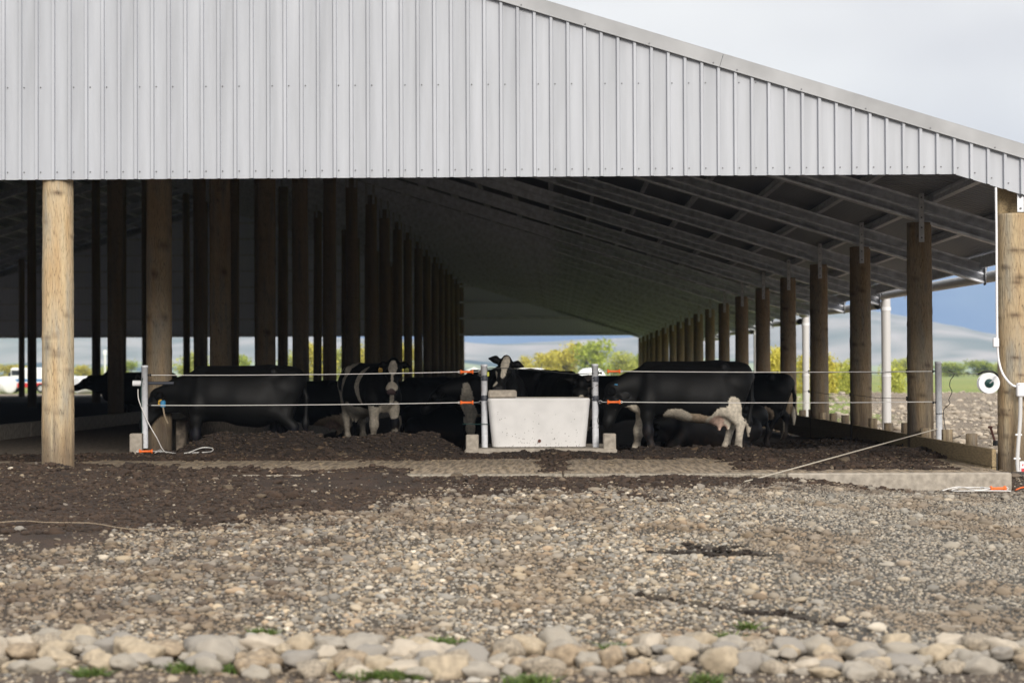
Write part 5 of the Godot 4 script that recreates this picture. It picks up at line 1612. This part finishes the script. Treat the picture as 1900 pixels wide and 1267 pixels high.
# ---------------------------------------------------------------- stones
func stone_mesh(seed_: int, divide: int, rough: float) -> ArrayMesh:
	# a water-worn stone of unit size: an icosphere pushed in and out
	var t := (1.0 + sqrt(5.0)) / 2.0
	var v := PackedVector3Array([Vector3(-1, t, 0), Vector3(1, t, 0), Vector3(-1, -t, 0), Vector3(1, -t, 0), Vector3(0, -1, t), Vector3(0, 1, t), Vector3(0, -1, -t), Vector3(0, 1, -t), Vector3(t, 0, -1), Vector3(t, 0, 1), Vector3(-t, 0, -1), Vector3(-t, 0, 1)])
	for i in v.size():
		v[i] = v[i].normalized()
	var f := [[0, 11, 5], [0, 5, 1], [0, 1, 7], [0, 7, 10], [0, 10, 11], [1, 5, 9], [5, 11, 4], [11, 10, 2], [10, 7, 6], [7, 1, 8], [3, 9, 4], [3, 4, 2], [3, 2, 6], [3, 6, 8], [3, 8, 9], [4, 9, 5], [2, 4, 11], [6, 2, 10], [8, 6, 7], [9, 8, 1]]
	for d in divide:
		var mids := {}
		var g := []
		for q in f:
			var m := []
			for e in 3:
				var a: int = mini(q[e], q[(e + 1) % 3])
				var b: int = maxi(q[e], q[(e + 1) % 3])
				var key := a * 100000 + b
				if not mids.has(key):
					mids[key] = v.size()
					v.append(((v[a] + v[b]) * 0.5).normalized())
				m.append(mids[key])
			g.append_array([[q[0], m[0], m[2]], [q[1], m[1], m[0]], [q[2], m[2], m[1]], [m[0], m[1], m[2]]])
		f = g
	var r := RandomNumberGenerator.new()
	r.seed = seed_
	var cuts := []
	for k in 4:
		cuts.append([Vector3(r.randfn(), r.randfn(), r.randfn()).normalized(), r.randf_range(0.62, 0.9)])
	var st := begin()
	for p in v:
		var q: Vector3 = p * (1.0 + rough * n_c.get_noise_3d(p.x * 0.9 + seed_ * 3.1, p.y * 0.9, p.z * 0.9) + 0.25 * rough * n_b.get_noise_3d(p.x * 2.4, p.y * 2.4 + seed_, p.z * 2.4))
		for c in cuts:
			var over: float = q.dot(c[0]) - c[1]
			if over > 0.0:
				q -= c[0] * over * 0.75
		st.add_vertex(q)
	for q in f:
		st.add_index(q[0]); st.add_index(q[2]); st.add_index(q[1])
	st.generate_normals()
	return st.commit()


func build_stones() -> void:
	var r := RandomNumberGenerator.new()
	r.seed = 2024
	# the edging of river stones: each one a part of its own
	var shapes := []
	for k in 10:
		shapes.append(stone_mesh(k + 1, 2, 0.42))
	var edging := thing("river_stone_edging", "row of rounded river stones along the yard's edge", "stone edging", Vector3(0, -0.55, -11.9))
	edging.set_meta("kind", "structure")
	edging.remove_meta("category")
	var placed := []
	var tries := 0
	while placed.size() < 300 and tries < 30000:
		tries += 1
		var big := r.randf()
		var a := lerpf(0.038, 0.105, pow(big, 1.5))
		if placed.size() < 60: a = r.randf_range(0.085, 0.13)
		var x := r.randf_range(-4.0, 3.8)
		var back := 11.78 + 0.12 * sin(x * 1.4 + 0.5) + 0.12 * sin(x * 3.7) + 0.10 * ss(1.0, 3.0, absf(x))
		var d := r.randf_range(10.86 + 0.08 * sin(x * 2.1), back)
		var ok := true
		for p in placed:
			var dx: float = p[0] - x
			var dd: float = (p[1] - d) * 1.15
			if dx * dx + dd * dd < pow((p[2] + a) * 0.66, 2.0):
				ok = false
				break
		if not ok: continue
		placed.append([x, d, a])
		var b := Basis(Vector3.UP, r.randf() * TAU) * Basis(Vector3.RIGHT, r.randf_range(-0.35, 0.35)) * Basis.IDENTITY.scaled(Vector3(a * r.randf_range(1.0, 1.35), a * r.randf_range(0.48, 0.78), a * r.randf_range(0.8, 1.0)))
		var y := near_height(x, d) + a * 0.30 + 0.03 * exp(-pow((d - 11.4) / 0.35, 2.0))
		part("stone", shapes[r.randi() % 10], M["cobble%d" % (r.randi() % 7)], edging, Vector3(x, y + 0.55, -d + 11.9), b)

	# gravel: loose stones of the yard, thick in front and thinning out under the mud
	var kinds := 5
	var buf := []
	for k in kinds:
		buf.append(PackedFloat32Array())
	var tones := [Color(0.42, 0.345, 0.25), Color(0.35, 0.295, 0.225), Color(0.31, 0.28, 0.235), Color(0.46, 0.37, 0.255), Color(0.27, 0.245, 0.21), Color(0.38, 0.28, 0.185), Color(0.56, 0.49, 0.39), Color(0.32, 0.295, 0.255)]
	for i in 150000:
		var d := sqrt(r.randf_range(10.5 * 10.5, 21.9 * 21.9))
		var x := r.randf_range(-1.0, 1.0) * (2.3 + d * 0.235)
		var mud := mud_share(x, d)
		if r.randf() < mud * 0.985 or r.randf() < 1.6 * crack(x, d): continue
		var coarse := n_a.get_noise_2d(x * 0.6 + 20.0, d * 0.6)
		var big := r.randf()
		var a := lerpf(0.005, 0.014, r.randf())
		if d < 10.95 and r.randf() < 0.6: continue
		if big > 0.84 + 0.16 * ss(0.5, 2.5, x): a = lerpf(0.012, 0.029, r.randf())
		if big > 0.990 - 0.02 * coarse: a = lerpf(0.026, 0.05, r.randf())
		if d < 12.0: a *= 0.8
		var brown := brown_share(x, d)
		var c: Color = tones[r.randi() % 8]
		c = c.lerp(Color(0.29, 0.265, 0.225), 0.5 * ss(0.8, 2.8, x))
		c = c * (0.50 + 0.76 * pow(r.randf(), 1.5))
		c = c.lerp(Color(0.20, 0.14, 0.085), clampf(0.55 * ss(0.05, 0.4, coarse), 0.0, 0.6))
		c = c.lerp(Color(0.085, 0.056, 0.037), clampf(brown * r.randf_range(0.3, 1.1), 0.0, 0.92))
		var b := Basis(Vector3.UP, r.randf() * TAU) * Basis(Vector3.RIGHT, r.randf_range(-0.5, 0.5)) * Basis.IDENTITY.scaled(Vector3(a * r.randf_range(1.0, 1.5), a * r.randf_range(0.5, 0.85), a * r.randf_range(0.8, 1.1)))
		var y := near_height(x, d) + a * 0.22
		buf[i % kinds].append_array(PackedFloat32Array([b.x.x, b.y.x, b.z.x, x, b.x.y, b.y.y, b.z.y, y, b.x.z, b.y.z, b.z.z, -d, c.r, c.g, c.b, 1.0]))
	for k in kinds:
		multi("gravel", "loose pale gravel covering the yard", buf[k], stone_mesh(40 + k, 1, 0.55), M.stone)
	yard_stones(r)
	# sparser stones on the parts of the yard further out
	var rest := PackedFloat32Array()
	for i in 26000:
		var d := r.randf_range(9.0, 26.0)
		var x := r.randf_range(2.3 + d * 0.225, 11.0) * (1.0 if i % 2 == 0 else -1.0)
		if x > -8.0 and r.randf() < mud_share(x, d): continue
		var a := lerpf(0.010, 0.035, pow(r.randf(), 2.0))
		var y := near_height(x, d) if absf(x) < 7.6 and d > 8.6 else far_height(x, d)
		put_in(rest, Vector3(x, y + a * 0.25, -d), Basis(Vector3.UP, r.randf() * TAU) * Basis.IDENTITY.scaled(Vector3(a * 1.3, a * 0.7, a)), (tones[r.randi() % 8] as Color) * r.randf_range(0.45, 0.9))
	multi("gravel", "sparser gravel on the outer parts of the yard", rest, stone_mesh(46, 1, 0.55), M.stone)


func yard_stones(r: RandomNumberGenerator) -> void:
	var data := PackedFloat32Array()
	for i in 5000:
		var d := r.randf_range(30.0, 98.0)
		var x := 7.6 + (d * 0.16 + 2.0) * r.randf()
		var a := r.randf_range(0.015, 0.045) * (1.0 + 2.5 * pow(r.randf(), 8.0))
		var c := Color(0.55, 0.47, 0.37) * r.randf_range(0.5, 1.0)
		put_in(data, Vector3(x, far_height(x, d) + a * 0.3, -d), Basis(Vector3.UP, r.randf() * TAU) * Basis.IDENTITY.scaled(Vector3(a * 1.4, a * 0.8, a)), c)
	multi("gravel", "loose stones on the bare ground beyond the timber kerb", data, stone_mesh(90, 1, 0.6), M.stone)


func multi(called: String, label: String, data: PackedFloat32Array, mesh: Mesh, m: Material) -> void:
	var mm := MultiMesh.new()
	mm.transform_format = MultiMesh.TRANSFORM_3D
	mm.use_colors = true
	mm.mesh = mesh
	mm.instance_count = data.size() / 16
	mm.buffer = data
	var o := MultiMeshInstance3D.new()
	o.name = numbered(called)
	o.multimesh = mm
	o.material_override = m
	add_child(o, true)
	tag(o, label, "", "", "stuff")


# ---------------------------------------------------------------- clods, straw, grass
func put_in(buf: PackedFloat32Array, p: Vector3, b: Basis, c: Color) -> void:
	buf.append_array(PackedFloat32Array([b.x.x, b.y.x, b.z.x, p.x, b.x.y, b.y.y, b.z.y, p.y, b.x.z, b.y.z, b.z.z, p.z, c.r, c.g, c.b, 1.0]))


func build_litter() -> void:
	var r := RandomNumberGenerator.new()
	r.seed = 99
	# clods of dung and mud on the yard
	var buf := [PackedFloat32Array(), PackedFloat32Array(), PackedFloat32Array()]
	for i in 42000:
		var d := r.randf_range(16.8, 26.2)
		var x := r.randf_range(-7.2, 5.1)
		var thick := mud_share(x, d)
		if d > 21.6:
			if mud_on_slab(x, d) < 0.004 and r.randf() < 0.90: continue
		elif r.randf() > thick: continue
		var lumpy := n_a.get_noise_2d(x * 0.9 + 3.0, d * 1.4)
		var smooth_patch := ss(-3.4, -3.0, x) * ss(-1.0, -1.6, x) * ss(19.6, 20.2, d) * ss(22.2, 21.6, d)
		if r.randf() < smooth_patch * 0.92: continue
		var a := r.randf_range(0.006, 0.02) * (1.0 + 0.9 * ss(0.05, 0.35, lumpy))
		if r.randf() > 0.97: a *= 2.0
		var c := Color(0.110, 0.068, 0.044).lerp(Color(0.044, 0.028, 0.019), r.randf())
		if r.randf() > 0.96: c = Color(0.20, 0.15, 0.10)
		var b := Basis(Vector3.UP, r.randf() * TAU) * Basis.IDENTITY.scaled(Vector3(a * 1.3, a * 0.75, a))
		put_in(buf[i % 3], Vector3(x, near_height(x, d) + a * 0.2, -d), b, c)
	# dark clods that darken the two wash-outs
	for i in 9000:
		var d := r.randf_range(12.4, 16.6)
		var x := r.randf_range(0.5, 2.0)
		if r.randf() > crack(x, d) * 1.2 - 0.25: continue
		var a := r.randf_range(0.010, 0.028)
		put_in(buf[i % 3], Vector3(x, near_height(x, d) + a * 0.4 + 0.015, -d), Basis(Vector3.UP, r.randf() * TAU) * Basis.IDENTITY.scaled(Vector3(a * 1.5, a * 0.7, a)), Color(0.060, 0.042, 0.030) * r.randf_range(0.5, 1.1))
	for k in 3:
		multi("mud_clods", "dark clods of dung and mud on the yard", buf[k], stone_mesh(70 + k, 1, 0.9), M.clod)
	# bedding: chips and clods
	buf = [PackedFloat32Array(), PackedFloat32Array(), PackedFloat32Array()]
	for i in 52000:
		var d := 25.7 + 11.0 * pow(r.randf(), 2.0)
		var x := r.randf_range(-5.4, 5.0)
		var a := r.randf_range(0.007, 0.024)
		if r.randf() > 0.96: a *= 1.8
		var c := Color(0.075, 0.050, 0.035).lerp(Color(0.030, 0.020, 0.015), r.randf())
		if r.randf() > 0.93: c = Color(0.15, 0.10, 0.06)
		var b := Basis(Vector3.UP, r.randf() * TAU) * Basis(Vector3.RIGHT, r.randf_range(-0.5, 0.5)) * Basis.IDENTITY.scaled(Vector3(a * 1.4, a * 0.7, a))
		put_in(buf[i % 3], Vector3(x, maxf(bed_height(x, d), mud_on_slab(x, d) if d < 26.4 else -1.0) + a * 0.25, -d), b, c)
	for k in 3:
		multi("bedding_chips", "dark wood chips and clods of the bedding", buf[k], stone_mesh(80 + k, 1, 0.9), M.clod)
	# pale straw and splinters
	var straws := PackedFloat32Array()
	for i in 4200:
		var d := r.randf_range(17.5, 28.5)
		var x := r.randf_range(-6.5, 5.0)
		if d < 21.6 and r.randf() > 0.35 * mud_share(x, d) + 0.04: continue
		if d > 25.5 and r.randf() < 0.6: continue
		var l := r.randf_range(0.012, 0.05)
		var y := near_height(x, d) if d < 21.6 else maxf(maxf(mud_on_slab(x, d) if d < 26.4 else -1.0, 0.0 if d < 26.2 else -1.0), bed_height(x, d) if d > 25.4 else -1.0)
		var b := Basis(Vector3.UP, r.randf() * TAU) * Basis(Vector3.BACK, r.randf_range(-0.3, 0.3)) * Basis.IDENTITY.scaled(Vector3(l, 0.004, r.randf_range(0.004, 0.010)))
		put_in(straws, Vector3(x, y + 0.01, -d), b, Color(0.30, 0.22, 0.13).lerp(Color(0.45, 0.36, 0.24), r.randf()) * r.randf_range(0.5, 1.0))
	multi("straw", "pale straw and wood splinters scattered on mud", straws, box_mesh(Vector3.ONE), M.straw)
	# grass tufts among the river stones
	var tufts := [[168.0, 1256.0, 0.13, "tiny grass tuft at the stones' outer edge"], [352.0, 1246.0, 0.28, "broad grass tuft in front of the large pale stones"], [405.0, 1250.0, 0.20, "grass tuft touching the broad one at the stones' outer edge"], [485.0, 1180.0, 0.12, "small tuft on the gravel behind the stones, below the gable pole side"], [768.0, 1200.0, 0.11, "small round tuft behind the stones beside a wider one"], [816.0, 1198.0, 0.2, "wide bright tuft on the gravel side of the stones"], [1002.0, 1203.0, 0.08, "tiny tuft squeezed between stones below the trough"], [1138.0, 1206.0, 0.10, "thin upright tuft between tall stones"], [690.0, 1258.0, 0.24, "low spread tuft at the outer edge below the wide bright tuft"], [760.0, 1258.0, 0.2, "sparse tuft at the outer edge next to the low spread one"], [985.0, 1268.0, 0.2, "bright tuft cut by the lower picture edge"], [1385.0, 1166.0, 0.10, "olive tuft on gravel at the end of the long crack"], [1350.0, 1186.0, 0.11, "dark tuft behind the stones under the long crack"], [1310.0, 1266.0, 0.12, "small tuft at the outer edge below the dark one"]]
	for q in tufts:
		var d := 11.0
		for k in 12:
			var s := spot(q[0], q[1], d)
			d += (s.y - near_height(s.x, d)) * 5.0
		var at := spot(q[0], q[1], d)
		at.y = near_height(at.x, d)
		var st := begin()
		st.set_smooth_group(-1)
		var wide: float = q[2]
		for k in int(200.0 * wide / 0.2):
			var a := r.randf() * TAU
			var off := Vector3(cos(a), 0, sin(a) * 0.6) * wide * 0.75 * r.randf()
			var h := r.randf_range(0.02, 0.06)
			var lean := Vector3(r.randfn(), 0, r.randfn()) * 0.045
			var side := Vector3(cos(a * 3.0), 0, sin(a * 3.0)) * r.randf_range(0.004, 0.009)
			st.set_color(Color(0.06, 0.12, 0.018).lerp(Color(0.14, 0.18, 0.04), r.randf()))
			quad(st, off - side, off - side * 0.7 + Vector3(0, h * 0.6, 0) + lean * 0.5, off + side * 0.7 + Vector3(0, h * 0.6, 0) + lean * 0.5, off + side)
			st.add_vertex(off - side * 0.7 + Vector3(0, h * 0.6, 0) + lean * 0.5); st.add_vertex(off + Vector3(0, h, 0) + lean * 1.4); st.add_vertex(off + side * 0.7 + Vector3(0, h * 0.6, 0) + lean * 0.5)
		st.generate_normals()
		var o := part("grass_tuft", st.commit(), M.leaf, self, at)
		tag(o, q[3], "grass tuft", "grass tufts among the stones", "thing")
